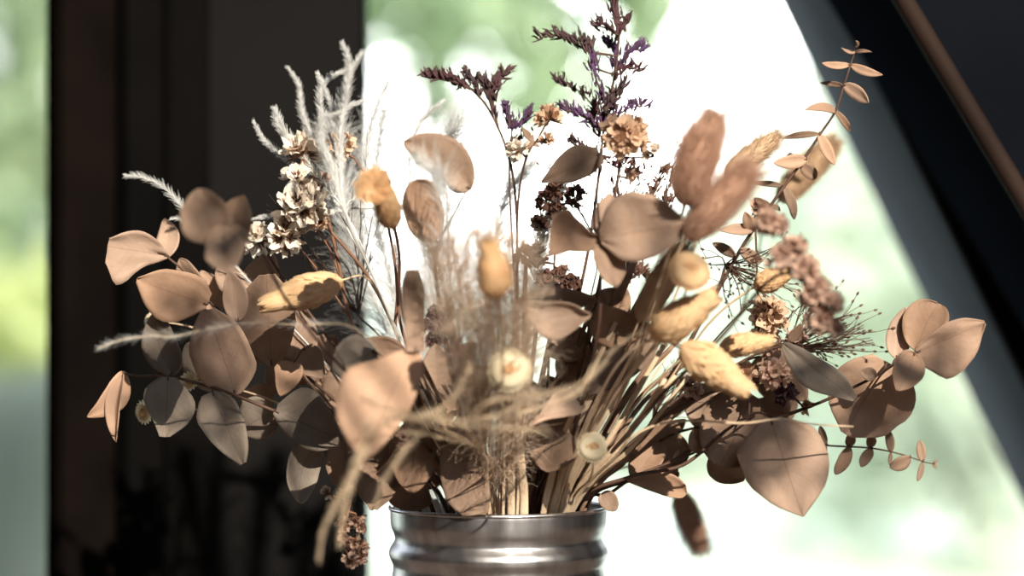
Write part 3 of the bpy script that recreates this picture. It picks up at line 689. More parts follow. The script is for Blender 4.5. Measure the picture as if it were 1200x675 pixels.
b = euc('eucalyptus branch with one long dark leaf slanting down beside the fine twigs', 668, .0, [(740, 520, -.01), (820, 455, -.02), (880, 418, -.025), (920, 404, -.03)], 1.0)
leaf(b, (918, 403), (1002, 468), 22, (-.03, -.045), (.55, .4), cup=.15, m='leaf_grey_shade', bend=0, st=([3,16,23,22,14,4],[3,10,12,15,13,4]))
leaf(b, (905, 410), (945, 470), 22, (-.01, -.01), m='leaf_tan')
leaf(b, (895, 415), (905, 470), 20, (.01, .015), m='leaf_brown')
leaf(b, (925, 400), (940, 380), 6, (-.03, -.03), (.5, .7), m='leaf_brown')
b.done()

b = euc('outermost eucalyptus branch with a round tan leaf crossing the sloping frame', 680, -.008, [(760, 555, -.01), (840, 512, -.015), (905, 492, -.02), (965, 470, -.02), (1022, 443, -.025), (1052, 424, -.03), (1073, 412, -.03)], 1.2)
leaf(b, (1074, 413), (1154, 378), 34, (-.04, -.045), cup=.06, curl=0, twist=0, roll=-8, bend=0, st=([18,42,43,37,24,2],[5,12,16,18,13,2]))
leaf(b, (1073, 411), (1099, 355), 23, (-.025, -.02), (.5, .35), cup=.3, roll=25, m='leaf_brown')
leaf(b, (1050, 420), (1062, 360), 14, (-.02, -.02), (.5, .7), roll=20, m='leaf_tan')
leaf(b, (1072, 414), (1052, 458), 19, (-.04, -.05), m='leaf_tan')
leaf(b, (1040, 425), (990, 508), 50, (-.015, -.01), (.4, .4), cup=.1, m='leaf_tan', bend=0, st=([20,42,49,43,32,5],[30,52,54,51,40,10]))
leaf(b, (1027, 441), (1008, 436), 8, (-.03, -.03), m='leaf_brown')
b.done()

b = euc('eucalyptus branch with the largest hanging heart-shaped leaf', 672, -.02, [(735, 560, -.03), (800, 545, -.03), (850, 505, -.035), (885, 484, -.04), (906, 490, -.045)], 1.2)
leaf(b, (903, 491), (941, 605), 54, (-.045, -.055), (.45, .55), cup=.08, m='leaf_tan', bend=0, st=([12,49,51,45,30,1],[12,44,51,48,33,1]))
leaf(b, (880, 462), (843, 546), 42, (-.02, -.03), (.42, .5), cup=.1, m='leaf_brown')
leaf(b, (835, 530), (872, 563), 24, (-.01, -.01), m='leaf_brown')
leaf(b, (825, 530), (812, 503), 13, (-.02, -.02), m='leaf_brown')
leaf(b, (900, 488), (925, 455), 18, (.0, .01), m='leaf_brown')
leaf(b, (845, 500), (870, 450), 26, (.005, .01), m='leaf_brown')
leaf(b, (800, 545), (760, 500), 22, (.0, .0), m='leaf_brown')
leaf(b, (860, 498), (800, 470), 30, (.0, .01), m='leaf_brown')
leaf(b, (870, 495), (935, 470), 24, (.01, .01), m='leaf_brown')
b.done()

b = euc('short eucalyptus branch with crumpled brown leaves beside the can mouth', 690, -.005, [(712, 580, -.01), (745, 558, -.012), (790, 540, -.012), (834, 522, -.012)], 1.1)
leaf(b, (740, 560), (778, 517), 17, (-.012, .0), (.6, .8), cup=.3, roll=20, m='leaf_brown')
leaf(b, (735, 562), (804, 578), 13, (-.02, -.03), (.5, .3), fold=.4, roll=30, bend=-3, m='leaf_tan')
leaf(b, (740, 565), (795, 552), 11, (-.01, .0), (.5, .3), cup=.4, m='leaf_brown')
leaf(b, (706, 578), (722, 598), 11, (-.02, -.025), (.45, .58), m='leaf_brown')
leaf(b, (770, 510), (803, 492), 10, (.01, .02), m='leaf_brown', pet=False)
leaf(b, (790, 540), (795, 527), 3, -.012, (.5, .7), m='leaf_brown')
b.done()

# small-leaved sprigs
b = Plant('eucalyptus_sprig', 'tall small-leaved sprig reaching up over the sloping frame', 'eucalyptus', 672, .012, [(760, 480, .01), (835, 352, .0), (868, 292, -.005), (905, 238, -.01), (940, 189, -.01), (962, 156, -.01), (979, 130, -.01), (989, 100, -.01), (997, 75, -.01), (1003, 56, -.01)], 1.1, .35, 'stem_brown')
for (bx, by), (tx, ty), hw, m in [((1003, 61), (986, 56), 2.4, 0), ((1003, 60), (1022, 61), 2.4, 0), ((1004, 56), (1003, 48), 2, 0), ((996, 76), (963, 74), 4.5, 0), ((997, 76), (1034, 88), 5.5, 0),
        ((988, 101), (961, 97), 3.5, 1), ((989, 99), (1018, 120), 8, 0), ((979, 131), (943, 129), 5.5, 0), ((979, 130), (996, 154), 4.5, 1), ((961, 157), (918, 162), 4, 1), ((960, 157), (978, 193), 7, 0),
        ((945, 187), (907, 191), 8.5, 0), ((938, 190), (957, 208), 8, 1), ((930, 185), (925, 180), 3, 1), ((918, 218), (881, 214), 3.5, 1), ((917, 218), (931, 257), 6, 1), ((903, 241), (884, 232), 4.5, 1), ((903, 241), (914, 247), 3, 1),
        ((884, 268), (843, 270), 7, 0), ((880, 272), (873, 248), 8, 0), ((868, 292), (893, 305), 8, 1), ((862, 300), (835, 285), 6, 1)]:
    leaf(b, (bx, by), (tx, ty), hw, (-.01, -.02 if m == 0 else 0), (.55, .75), cup=.25, bend=random.uniform(-2, 2), roll=random.uniform(-25, 25), m='leaf_brown' if m else 'leaf_tan', ns=9, ntr=4)
b.done()
b = Plant('eucalyptus_sprig', 'thin small-leaved sprig hanging in the air below the round leaves', 'eucalyptus', 662, .005, [(720, 550, .0), (800, 505, .0), (880, 500, .0), (940, 516, .0), (970, 522, .0), (1020, 525, .0), (1055, 532, .0), (1082, 541, .0), (1096, 544, .0)], .8, .25, 'stem_brown')
for (bx, by), (tx, ty), hw in [((1094, 543), (1099, 540), 2), ((1094, 544), (1098, 549), 2), ((1081, 541), (1078, 516), 5.5), ((1081, 541), (1075, 564), 3.5), ((1067, 536), (1043, 548), 8.5), ((1044, 530), (1040, 503), 5),
        ((1044, 530), (1043, 545), 2.5), ((1022, 526), (1009, 547), 7), ((1019, 525), (1022, 509), 6), ((996, 523), (979, 556), 8), ((994, 523), (998, 508), 6), ((968, 522), (961, 499), 4.5), ((968, 522), (964, 535), 3)]:
    leaf(b, (bx, by), (tx, ty), hw, 0.0, (.55, .6), cup=.2, roll=random.uniform(-20, 20), m='leaf_brown', ns=9, ntr=4)
b.done()

# ------------------------------------------------------------------ furry tails and seed heads
def tailp(label, base, tip, hw, d, mx, md, via, m='tail_pink', **k):
    d0 = d[0] if isinstance(d, tuple) else d
    pl = Plant('bunny_tail_grass', label, 'grass head', mx, md, list(via) + [(base[0], base[1], d0), (base[0]+(tip[0]-base[0])*.2, base[1]+(tip[1]-base[1])*.2, d0)], .6, .45, 'stem_straw', 'furry grass tails')
    tail_head(pl, base, tip, hw, d, m, **k); pl.done(); return pl
tailp('tallest furry pinkish grass tail, top of the overlapping pair', (806, 222), (838, 135), 19, (-.10, -.095), 655, .0, [(735, 440, -.05), (785, 300, -.09)])
tailp('plump furry pinkish grass tail overlapping the tallest one', (803, 242), (822, 158), 24, (-.12, -.13), 650, -.01, [(725, 450, -.06), (780, 310, -.1)], fat=.42)
tailp('furry pinkish grass tail leaning beside the broad tan leaf', (803, 280), (880, 199), 20, (-.115, -.12), 660, -.012, [(735, 450, -.06), (780, 330, -.105)], fat=.42)
tailp('spiky furry tail in focus between the pink tail and the sprig', (850, 207), (914, 157), 15, (-.02, -.02), 664, .012, [(760, 420, .0), (825, 260, -.015)], m='tail_tan', hl=5.5, nh=1200)
tailp('furry tail half hidden behind the small-leaved sprig', (912, 236), (978, 166), 16, (.06, .06), 672, .02, [(780, 420, .04), (880, 280, .06)], m='tail_tan', hl=6)
tailp('furry tail hanging down beside the can mouth', (795, 575), (820, 641), 11, (.10, .11), 680, .022, [(740, 545, .06), (778, 548, .09)], m='tail_pink')
tailp('streaky beige grass head leaning below the broad tan leaf', (748, 378), (803, 284), 19, (-.06, -.065), 652, .005, [(690, 500, -.03), (730, 420, -.05)], m='tail_tan', hl=14, lean=.93, nh=900)

def seedp(label, base, tip, hw, d, mx, md, via, m='cream_tan', cat='seed head', name='canary_grass', **k):
    d0 = d[0] if isinstance(d, tuple) else d
    pl = Plant(name, label, cat, mx, md, list(via) + [(base[0], base[1], d0), (base[0]+(tip[0]-base[0])*.15, base[1]+(tip[1]-base[1])*.15, d0)], .6, .45, 'stem_straw', 'oval seed heads')
    scale_head(pl, base, tip, hw, d, m, **k); pl.done(); return pl
seedp('sharp cream oval seed head lying sideways over the brown leaves', (402, 328), (319, 354), 23, (-.045, -.05), 545, .0, [(500, 480, -.02), (455, 370, -.03), (430, 326, -.042)])
seedp('golden seed head pointing up sideways, second below the broad leaf', (762, 396), (830, 352), 25, (-.10, -.11), 650, -.025, [(700, 490, -.06), (740, 420, -.09)])
seedp('largest golden seed head, tilted down above the dark leaves', (797, 404), (866, 452), 27, (-.10, -.105), 655, -.02, [(710, 480, -.06), (770, 405, -.09)])
seedp('golden seed head tucked behind the largest one', (842, 408), (898, 400), 16, (-.06, -.06), 665, -.01, [(740, 480, -.03), (800, 420, -.05)])
def endon(label, c, r, d, mx, md, via, axis=(0, -1, .12), m='cream_pale', m2='orange_tan'):
    pl = Plant('canary_grass', label, 'seed head', mx, md, list(via) + [(c[0]+1, c[1]+r*.5, d+.012), (c[0], c[1], d+.008)], .6, .45, 'stem_straw', 'oval seed heads')
    cc = np.array(P(*c, d)); ax = unit(np.array(axis, float)); R = r*K(d); mb = MB()
    N = unit(np.cross(ax, [.2, .3, 1])); B = np.cross(ax, N)
    ellip_body(mb, cc + ax*-R*.55, ax, R*1.05, R*.94, lambda q: max(.03, (max(q, 0)**.4)*((1-min(q, 1))**.33)/.62), 18, 14)
    n = 900; a = RS.uniform(0, 2*PI, n); rr = R*np.sqrt(RS.uniform(.05, 1, n)); rad = np.cos(a)[:, None]*N + np.sin(a)[:, None]*B
    p0 = cc + rad*rr[:, None]*.86 + ax*(R*.45*(1-(rr/R)**2))[:, None] - ax*R*.12; dr = unit(rad*(rr/R)[:, None] + ax*.7 + RS.normal(scale=.2, size=(n, 3)))
    spindles(mb, p0, dr, R*.22, R*.07)
    mb.build('seed_head', m, pl.root)
    m3 = MB(); spindles(m3, cc + ax*R*.30 + RS.normal(scale=1, size=(60, 3))*np.array([R*.16, R*.05, R*.10]), np.repeat(ax[None, :], 60, 0) + RS.normal(scale=.3, size=(60, 3)), R*.28, R*.08); m3.build('flower_centre', m2, pl.root)
    pl.done()
endon('topmost of the blurred golden seed heads beside the straws', (808, 318), 25, -.12, 655, -.02, [(720, 470, -.05), (780, 385, -.09)], (.15, -1, .45), 'cream_tan', 'cream_tan')
endon('pale round seed head seen end-on at the centre', (597, 433), 26, -.12, 600, -.035, [(600, 540, -.05), (600, 480, -.085)])
endon('small pale seed head seen end-on low among the straws', (694, 524), 18, -.075, 680, -.03, [(692, 560, -.05)], (.1, -1, .2), 'cream_pale', 'cream_tan')
seedp('small tan seed head beside the cluster of pink flowers', (884, 336), (920, 322), 16, (-.04, -.045), 668, .0, [(760, 480, -.01), (830, 380, -.03)])
seedp('very blurred orange seed head in the beige plume', (582, 352), (574, 292), 24, (-.19, -.20), 590, -.03, [(590, 500, -.09), (588, 410, -.15)], m='orange_tan')
pl = Plant('cup_seed_head', 'blurred orange cup-shaped head above the white wisps', 'seed head', 556, -.005, [(520, 480, -.04), (475, 380, -.08), (466, 310, -.10), (460, 268, -.105)], .9, .6, 'stem_red')
scale_head(pl, (461, 268), (447, 215), 21, (-.105, -.12), 'orange_tan', n=60, flare=.18)
cb_ = MB(); c_ = np.array(P(441, 222, -.128)); ax_ = unit(np.array([-.25, -1, .35]))
for q_, r_ in ((0, 23), (.0015, 19), (.003, 14)): cup_mesh(cb_, c_ + ax_*q_, ax_, r_*K(-.12), r_*K(-.12)*.55, lobes=9, sides=36, ruff=.06)
cb_.build('petal', 'orange_tan', pl.root); pl.done()

def daisy(label, c, r, d, mx, md, via, axis=(0, -1, .1)):
    pl = Plant('ammobium_flower', label, 'flower', mx, md, list(via) + [(c[0], c[1], d+.006), (c[0], c[1], d+.002)], .5, .35, 'stem_straw', 'small cream button flowers')
    cc = np.array(P(*c, d)); ax = unit(np.array(axis, float)); N = unit(np.cross(ax, [.2, .3, 1])); B = np.cross(ax, N); R = r*K(d)
    mb = MB()
    for ring, (n, rr, up) in enumerate(((16, 1, .1), (13, .8, .3), (10, .6, .45))):
        for i in range(n):
            a = 2*PI*(i+.5*ring)/n; rad = math.cos(a)*N + math.sin(a)*B; tan = np.cross(ax, rad); V = []
            for t, w in ((.15, .06), (.5, .15), (.8, .15), (1, .03)):
                for q in (-1, 0, 1): V.append(cc + rad*R*rr*t + ax*R*(up*t + .06*(1-q*q)) + tan*q*w*R)
            mb.add(V, [[k*3+j, k*3+j+1, k*3+j+4, k*3+j+3] for k in range(3) for j in range(2)])
    mb.build('petal', 'cream_pale', pl.root)
    mb = MB(); ellip_body(mb, cc - ax*R*.05, ax, R*.6, R*.38, lambda s: math.sqrt(max(0.0, 1-s*s))+.02, 10, 6); mb.build('flower_centre', 'cream_tan', pl.root); pl.done()
daisy('cream button flower peeping out beside the hanging grey leaves', (170, 483), 15, .0, 500, .01, [(430, 530, .01), (320, 490, .01), (230, 480, .005)], (-.6, -.7, -.1))
daisy('small cream button flower left of the lit leaf, under the crossing feather', (178, 376), 11, .01, 502, .012, [(430, 500, .015), (320, 420, .015), (230, 385, .015)], (-.6, -.8, .2))
daisy('cream button flower tucked between two grey hanging leaves', (222, 447), 13, .0, 508, .012, [(430, 520, .012), (320, 470, .012), (260, 452, .008)], (-.3, -.9, .3))

# ------------------------------------------------------------------ papery statice, cream, pink and tan
b = Plant('cream_statice', 'cream papery statice with dark hearts beside the dark wall panel', 'statice', 535, .01, [(470, 470, .0), (415, 385, -.005), (395, 300, -.01), (380, 240, -.015), (365, 195, -.015)], 1.1, .7, 'stem_red', 'papery statice')
b.side([(410, 375, -.005), (375, 320, -.01), (342, 280, -.012)]); b.side([(402, 330, -.01), (385, 290, -.01), (360, 255, -.015)])
papery(b, (354, 182), 19, -.02, 5, 15, axis=(-.3, -.6, .6)); papery(b, (347, 210), 14, -.02, 4, 13, axis=(-.6, -.6, .1))
papery(b, (350, 243), 26, -.025, 9, 17, axis=(-.2, -.8, .2), fib=160); papery(b, (334, 277), 20, -.02, 6, 14, axis=(-.4, -.6, .3), fib=110)
papery(b, (378, 215), 10, -.015, 4, 8, m='paper_pink')
b.done()
b = Plant('cream_statice', 'single cream papery statice flower low beside the brown front cluster', 'statice', 528, .012, [(450, 480, .01), (380, 390, .008), (335, 330, .005), (310, 292, .0)], .9, .6, 'stem_brown', 'papery statice')
papery(b, (302, 281), 16, -.005, 7, 10, axis=(-.4, -.6, .4)); b.done()
b = Plant('tan_statice', 'tan papery statice with a bare reddish stem in the white wisps', 'statice', 548, .008, [(500, 470, .0), (463, 385, -.01), (432, 325, -.015), (400, 285, -.02), (378, 262, -.02)], 1.2, .6, 'stem_red', 'papery statice')
b.side([(466, 380, -.01), (468, 300, -.02), (452, 240, -.02), (415, 185, -.02)], .9, .5)
papery(b, (401, 170), 14, -.02, 8, 7, m='paper_tan', axis=(0, -.5, .8)); papery(b, (376, 262), 8, -.02, 4, 6, m='paper_tan')
b.done()
b = Plant('pink_statice', 'pinkish papery statice puff just under the purple spray', 'statice', 640, .006, [(675, 450, -.02), (705, 320, -.04), (722, 220, -.05), (728, 185, -.05)], 1.0, .7, 'stem_brown', 'papery statice')
papery(b, (733, 161), 27, -.055, 24, 10, m='paper_tan', axis=(0, -.7, .5)); papery(b, (766, 180), 10, -.05, 6, 6, m='paper_cream')
papery(b, (741, 205), 9, -.04, 5, 6, m='paper_pink')
b.done()
b = Plant('pink_statice', 'blurred chain of pinkish papery flowers stepping down beside the window frame', 'statice', 672, -.018, [(760, 480, -.07), (845, 395, -.10), (900, 330, -.12), (935, 325, -.125), (965, 370, -.13), (975, 395, -.13)], 1.0, .6, 'stem_brown', 'papery statice')
b.side([(870, 365, -.11), (888, 300, -.12), (893, 268, -.12)])
for c, r, q in (((894, 258), 17, 9), ((908, 262), 12, 8), ((912, 298), 16, 9), ((930, 290), 13, 8), ((940, 318), 17, 9), ((957, 335), 15, 9), ((950, 345), 13, 8), ((970, 357), 16, 9), ((960, 375), 14, 9), ((978, 385), 9, 7)):
    papery(b, c, r, -.13, 9, q, m='paper_pink', axis=(.3, -.7, .2))
b.done()
b = Plant('tan_statice', 'tan papery flowers on a thin twig beside the purple comb', 'statice', 610, .012, [(608, 400, .01), (606, 260, .0), (615, 190, -.01), (632, 160, -.01), (640, 145, -.01)], .8, .4, 'stem_brown', 'papery statice')
papery(b, (643, 140), 13, -.012, 7, 9, m='paper_tan', axis=(.2, -.5, .7)); papery(b, (608, 176), 12, -.01, 6, 8, m='paper_cream', axis=(-.2, -.6, .2)); papery(b, (640, 165), 8, -.01, 4, 6, m='paper_tan')
for bx, tx, hw in (((622, 165), (612, 150), 4), ((618, 175), (625, 158), 4), ((622, 165), (632, 172), 3)): leaf(b, bx, tx, hw, -.01, m='leaf_brown', ns=7, ntr=4)
b.done()
b = Plant('brown_statice', 'dense brown dried flower ball in front of the fine twigs', 'statice', 676, .008, [(760, 500, .0), (840, 430, -.01), (890, 390, -.012)], .9, .6, 'stem_brown', 'papery statice')
papery(b, (900, 372), 22, -.015, 16, 9, m='paper_tan', axis=(0, -.6, .5), fib=200); papery(b, (902, 405), 12, -.01, 6, 8, m='paper_pink'); papery(b, (935, 400), 12, -.01, 7, 7, m='paper_pink')
papery(b, (885, 245), 9, .0, 5, 7, m='paper_pink'); b.done()
b = Plant('brown_statice', 'brownish papery flowers under the largest golden seed head', 'statice', 674, -.01, [(750, 510, -.02), (820, 465, -.03), (880, 450, -.035), (905, 440, -.035)], .9, .6, 'stem_brown', 'papery statice')
papery(b, (908, 438), 17, -.04, 12, 8, m='paper_pink', axis=(0, -.7, .2)); papery(b, (876, 440), 12, -.045, 8, 8, m='paper_tan'); papery(b, (808, 455), 14, -.03, 8, 8, m='paper_pink'); papery(b, (922, 463), 14, -.03, 9, 7, m='statice_purple')
papery(b, (945, 478), 6, -.02, 4, 5, m='orange_tan')
b.done()
b = Plant('pink_statice', 'little pale pink flowers hanging over the can lip in front of the window', 'statice', 478, -.01, [(450, 560, -.03), (420, 572, -.04), (408, 600, -.042), (405, 640, -.042), (413, 655, -.042)], .7, .4, 'stem_red', 'papery statice')
for c in ((404, 628), (415, 635), (410, 655), (422, 640), (426, 615), (417, 606), (420, 652), (402, 615)): papery(b, c, 8, -.043, 4, 6, m='paper_pink', axis=(0, -.5, -.6))
papery(b, (472, 515), 8, -.06, 4, 6, m='paper_pink'); papery(b, (384, 577), 6, -.04, 3, 5, m='paper_cream')
b.done()

# ------------------------------------------------------------------ purple statice sprays
PS = 'purple statice sprays'
b = Plant('purple_statice', 'tallest dark purple statice spray, cut off by the top of the picture', 'statice', 620, .01, [(655, 450, .01), (688, 300, .005), (700, 220, .0), (708, 150, .0), (722, 80, .0), (725, 30, .0), (722, -10, .0)], 1.1, .4, 'stem_brown', PS)
for pts, n, L, m in ((((724, 40), (721, 15), (718, -8)), 40, 10, 'p'), (((722, 45), (735, 25)), 16, 9, 'p'), (((722, 40), (710, 33), (700, 30)), 16, 9, 'p'), (((722, 85), (738, 62), (756, 58)), 24, 11, 'v'), (((720, 90), (722, 62), (712, 52)), 24, 11, 'v'), (((722, 90), (735, 80), (750, 82)), 16, 9, 'p'),
        (((712, 130), (698, 90), (695, 70)), 32, 10, 'v'), (((697, 80), (690, 60), (692, 52)), 22, 9, 'p'), (((690, 60), (668, 48), (652, 42), (632, 44)), 34, 10, 'p'), (((692, 62), (680, 46)), 12, 10, 'p'),
        (((706, 140), (680, 108), (652, 96)), 34, 9, 'p'), (((708, 130), (725, 108), (733, 95)), 26, 9, 'p'), (((706, 150), (735, 128), (757, 124)), 30, 9, 'v'), (((705, 150), (680, 135), (660, 128)), 34, 10, 'v'), (((704, 160), (695, 140), (700, 120)), 36, 9, 'p'), (((704, 150), (718, 125), (716, 112)), 30, 9, 'p'),
        (((702, 190), (680, 175), (668, 165)), 20, 8, 'p'), (((703, 180), (720, 195), (735, 190)), 20, 8, 'p')):
    spray(b, pts, 0.0 + random.uniform(-.012, .012), n, L, 2.0, m='statice_purple' if m == 'p' else 'statice_violet')
b.done()
b = Plant('purple_statice', 'arching purple-brown statice comb above the white wisps', 'statice', 592, .012, [(600, 420, .012), (606, 290, .005), (600, 200, .0), (578, 138, .0), (555, 107, .0), (530, 95, .0), (506, 91, .0)], .9, .35, 'stem_brown', PS)
spray(b, ((550, 104), (530, 94), (503, 90)), .0, 44, 11, 2.2, up=(-.3, 0, 1)); spray(b, ((562, 115), (556, 98), (548, 90)), .0, 24, 10, 2.2); spray(b, ((578, 136), (572, 112), (566, 95)), .0, 18, 10, 2)
b.side([(584, 150, 0), (578, 118, 0), (586, 92, 0)]); spray(b, ((577, 112), (582, 95), (592, 86)), .0, 24, 11, 2.2, up=(.4, 0, 1)); spray(b, ((576, 110), (566, 95)), .0, 14, 10, 2.2)
b.done()
b = Plant('purple_statice', 'small violet statice spray beside the tan papery flowers', 'statice', 604, .008, [(606, 400, .008), (600, 280, .0), (597, 200, -.005), (600, 150, -.005)], .8, .35, 'stem_brown', PS)
spray(b, ((598, 150), (596, 138), (592, 128)), -.005, 30, 9, 1.8, m='statice_violet'); spray(b, ((600, 152), (612, 142), (620, 134)), -.005, 28, 9, 1.8, m='statice_violet', up=(.3, 0, 1)); spray(b, ((600, 170), (612, 160)), -.005, 14, 7, 1.6)
b.done()
b = Plant('purple_statice', 'dark statice clusters deep in the middle of the bunch', 'statice', 630, .0, [(640, 480, .0), (645, 380, -.005), (650, 300, -.01), (648, 240, -.01), (640, 225, -.01)], .9, .4, 'stem_brown', PS)
for c, r in (((655, 325), 14), ((668, 335), 13), ((640, 330), 12), ((630, 300), 12), ((615, 300), 12), ((640, 235), 11), ((675, 232), 13), ((650, 225), 11), ((655, 250), 10), ((632, 262), 8)):
    papery(b, c, r, -.015, 9, 6, m='statice_brown', axis=(0, -.6, .5), spread=1.2, fib=30)
b.done()
b = Plant('purple_statice', 'small dark red statice cluster low beside the tall front leaf', 'statice', 565, .0, [(545, 480, .0), (522, 400, -.01), (514, 380, -.01)], .8, .5, 'stem_brown', PS)
for c, r in (((512, 372), 13), ((505, 385), 10), ((520, 388), 9), ((508, 400), 7)): papery(b, c, r, -.012, 9, 6, m='statice_purple', axis=(0, -.6, .5), fib=30)
b.done()
b = Plant('purple_statice', 'brown statice buds scattered on thin twigs behind the broad tan leaf', 'statice', 648, .015, [(690, 440, .01), (735, 310, .0), (760, 240, .0), (778, 205, .0)], .8, .35, 'stem_brown', PS)
b.side([(735, 310, 0), (728, 250, 0), (742, 205, 0)]); b.side([(745, 285, 0), (775, 250, 0), (782, 215, 0)])
for pts, n in ((((738, 215), (742, 195)), 16), (((760, 240), (768, 215), (780, 200)), 24), (((725, 250), (718, 212)), 12), (((778, 235), (790, 205)), 14), (((735, 310), (760, 325)), 20), (((735, 330), (748, 318)), 20), (((775, 250), (792, 228)), 12)):
    spray(b, pts, .0, n, 8, 2.2, m='statice_brown')
b.done()

# fine twigs
def twigs(label, mx, md, pts, fan, n, m='stem_brown', d=0.0, buds=True, depth=.02):
    pl = Plant('sea_lavender', label, 'sea lavender', mx, md, pts, .9, .4, m, 'fine branching twigs')
    tips = []; ends = MB()
    p0 = np.array(P(*pts[-1]))
    for i in range(n):
        fx, fy = fan[i % len(fan)]; e = np.array(P(fx + random.uniform(-8, 8), fy + random.uniform(-7, 7), d + random.uniform(-depth, depth)))
        mid = (p0 + e)/2 + RS.normal(scale=.002, size=3); c = catmull([p0, mid, e], 5); tube(pl.mb, c, .00035, .0002, 4)
        for j in range(3):
            q = c[random.randint(3, len(c)-1)]; f = q + (e-p0)*.22*random.uniform(.6, 1.3) + RS.normal(scale=.0028, size=3); tube(pl.mb, catmull([q, (q+f)/2 + RS.normal(scale=.0006, size=3), f], 3), .00022, .00014, 3); tips.append((f, f-q))
    if buds:
        f = np.array([t[0] for t in tips]); g = np.array([t[1] for t in tips]); spindles(ends, f, g, .0022, .0006); o = ends.build('bud', 'statice_brown', pl.root); o['kind'] = 'stuff'
    pl.done(); return pl
twigs('fine brown twig fan spreading under the pink flower chain', 678, .015, [(770, 500, .01), (860, 430, .0), (905, 415, .0), (925, 410, .0)], [(1020, 395), (1005, 380), (990, 370), (975, 345), (960, 350), (1015, 410), (985, 410), (945, 350), (1000, 400), (970, 420), (945, 375), (965, 385)], 40)
twigs('fine brown twig fan among the golden seed heads', 670, .02, [(770, 470, .01), (835, 350, .0), (850, 310, .0)], [(905, 290), (890, 320), (880, 340), (930, 340), (855, 345), (920, 350), (825, 310), (870, 300), (862, 370)], 22)
twigs('dark fine twig tuft beside the straw bundle', 685, .005, [(735, 540, .0), (765, 490, .0)], [(815, 440), (800, 460), (790, 430), (810, 470), (780, 440), (825, 455)], 24, buds=False)
twigs('fine brown twig fan in the white wisps behind the cream statice', 552, .02, [(510, 480, .02), (450, 400, .02), (420, 370, .02)], [(330, 250), (380, 280), (400, 250), (440, 300), (360, 300), (430, 260)], 14, buds=False)
twigs('fine dark twigs rising behind the purple sprays', 632, .02, [(680, 400, .02), (705, 290, .02)], [(700, 130), (745, 150), (790, 180), (760, 210), (660, 200), (640, 180), (780, 230)], 18)

# ------------------------------------------------------------------ stalks: straw bundle, grass stalks, woody stems, curved stem
def stalk(name, label, cat, mx, md, pts, r0, r1, m, flat=.55, group=None):
    pl = Plant(name, label, cat, mx, md, pts, r0, r1, m, group, k=6, sides=7, wob=.1, flat=flat); pl.done(); return pl
for i in range(11):                       # leaning bundle of flat straws
    t = i/10; mx = 636 + 58*t; dd = (-.036, -.028, -.033)[i % 3] + random.uniform(-.002, .002)
    ex, ey = 708 + 86*t + random.uniform(-14, 14), 398 + 36*t + random.uniform(-24, 24)
    stalk('straw', 'flat tan straw in the bundle leaning out of the can towards the golden heads', 'straw', mx, dd,
          [(mx + (ex-mx)*.40 + random.uniform(-7, 7), 600 + (ey-600)*.5, dd-.014 + random.uniform(-.006, .006)), (ex, ey, -.055 + random.uniform(-.012, .012))], (2.3, 1.3, 1.8)[i % 3], random.uniform(.9, 1.4), 'stem_straw', .35, 'leaning straws')
for i, (mx, x2, x3, rr) in enumerate(((590, 592, 590, .9), (599, 598, 597, 2.3), (615, 607, 603, 2.5), (606, 612, 618, .8))):
    stalk('straw', 'straight flat tan straw standing under the round end-on seed head', 'straw', mx, -.041 + .002*(i % 2), [((mx+x2)/2, 545, -.05), (x2, 490, -.06), (x3, 440, -.065)], rr, rr*.6, 'stem_straw', .35, 'upright straws')
for i in range(24):                       # thin stalks of the beige plume
    t = i/23
    stalk('grass_stalk', 'thin tan grass stalk in the fan under the beige plume', 'grass stalk', 556 + 34*t, -.03 + random.uniform(-.006, .006), [(545 + 45*t + random.uniform(-6, 6), 520, -.045), (520 + 80*t + random.uniform(-10, 10), 430, -.07), (505 + 105*t + random.uniform(-15, 15), 345, -.10)], .45, .25, 'stem_straw', .9, 'thin grass stalks')
for i in range(20):                       # dark woody stems behind
    mx = 600 + 4.8*i; ex, ey = 625 + 11*i + random.uniform(-10, 10), 330 + 5*i + random.uniform(-25, 25)
    stalk('woody_stem', 'brown woody stem standing between the straws and the dark leaves', 'stem', mx, .0 + random.uniform(-.008, .012), [((mx+ex)/2 + random.uniform(-6, 6), 470, .0), (ex, ey, -.005)], 1.5, 1.0, 'stem_bark', 1, 'woody stems')
for i in range(7):
    t = i/6
    stalk('woody_stem', 'dark woody stem sweeping out low past the can mouth', 'stem', 682 + 4*i, -.01 + random.uniform(-.008, .008), [(745 + 8*t, 530 - 18*t, -.02), (800 + 12*t, 480 - 22*t, -.025), (850 + 30*t, 452 - 20*t, -.03)], 1.2, .6, 'stem_bark', 1, 'sweeping stems')
for i, (ex, ey) in enumerate(((745, 300), (770, 320), (725, 330), (760, 345), (705, 345))):
    stalk('straw', 'broad dull straw blade standing behind the streaky grass head', 'straw', 640 + 7*i, -.005, [(680 + 6*i, 470, -.015), (ex, ey, -.02)], 2.4, 1.8, 'stem_bark', .3, 'broad blades')
stalk('grass_stalk', 'long curved pale stem sweeping level across the big hanging leaf', 'grass stalk', 690, -.03, [(722, 535, -.055), (740, 513, -.065), (770, 498, -.07), (812, 493, -.075), (870, 496, -.08), (915, 491, -.08), (950, 497, -.075), (1000, 500, -.07)], .8, .35, 'stem_straw', .8)
stalk('grass_stalk', 'single green stalk slanting behind the golden seed heads', 'grass stalk', 675, .02, [(760, 500, .01), (835, 402, .0), (890, 346, .0)], .6, .4, 'stem_green', 1)
stalk('grass_stalk', 'thin curved stem running up beside the orange cup-shaped head', 'grass stalk', 556, .0, [(510, 470, -.02), (472, 390, -.03), (463, 310, -.035), (452, 250, -.035)], 1.0, .6, 'stem_red', 1)
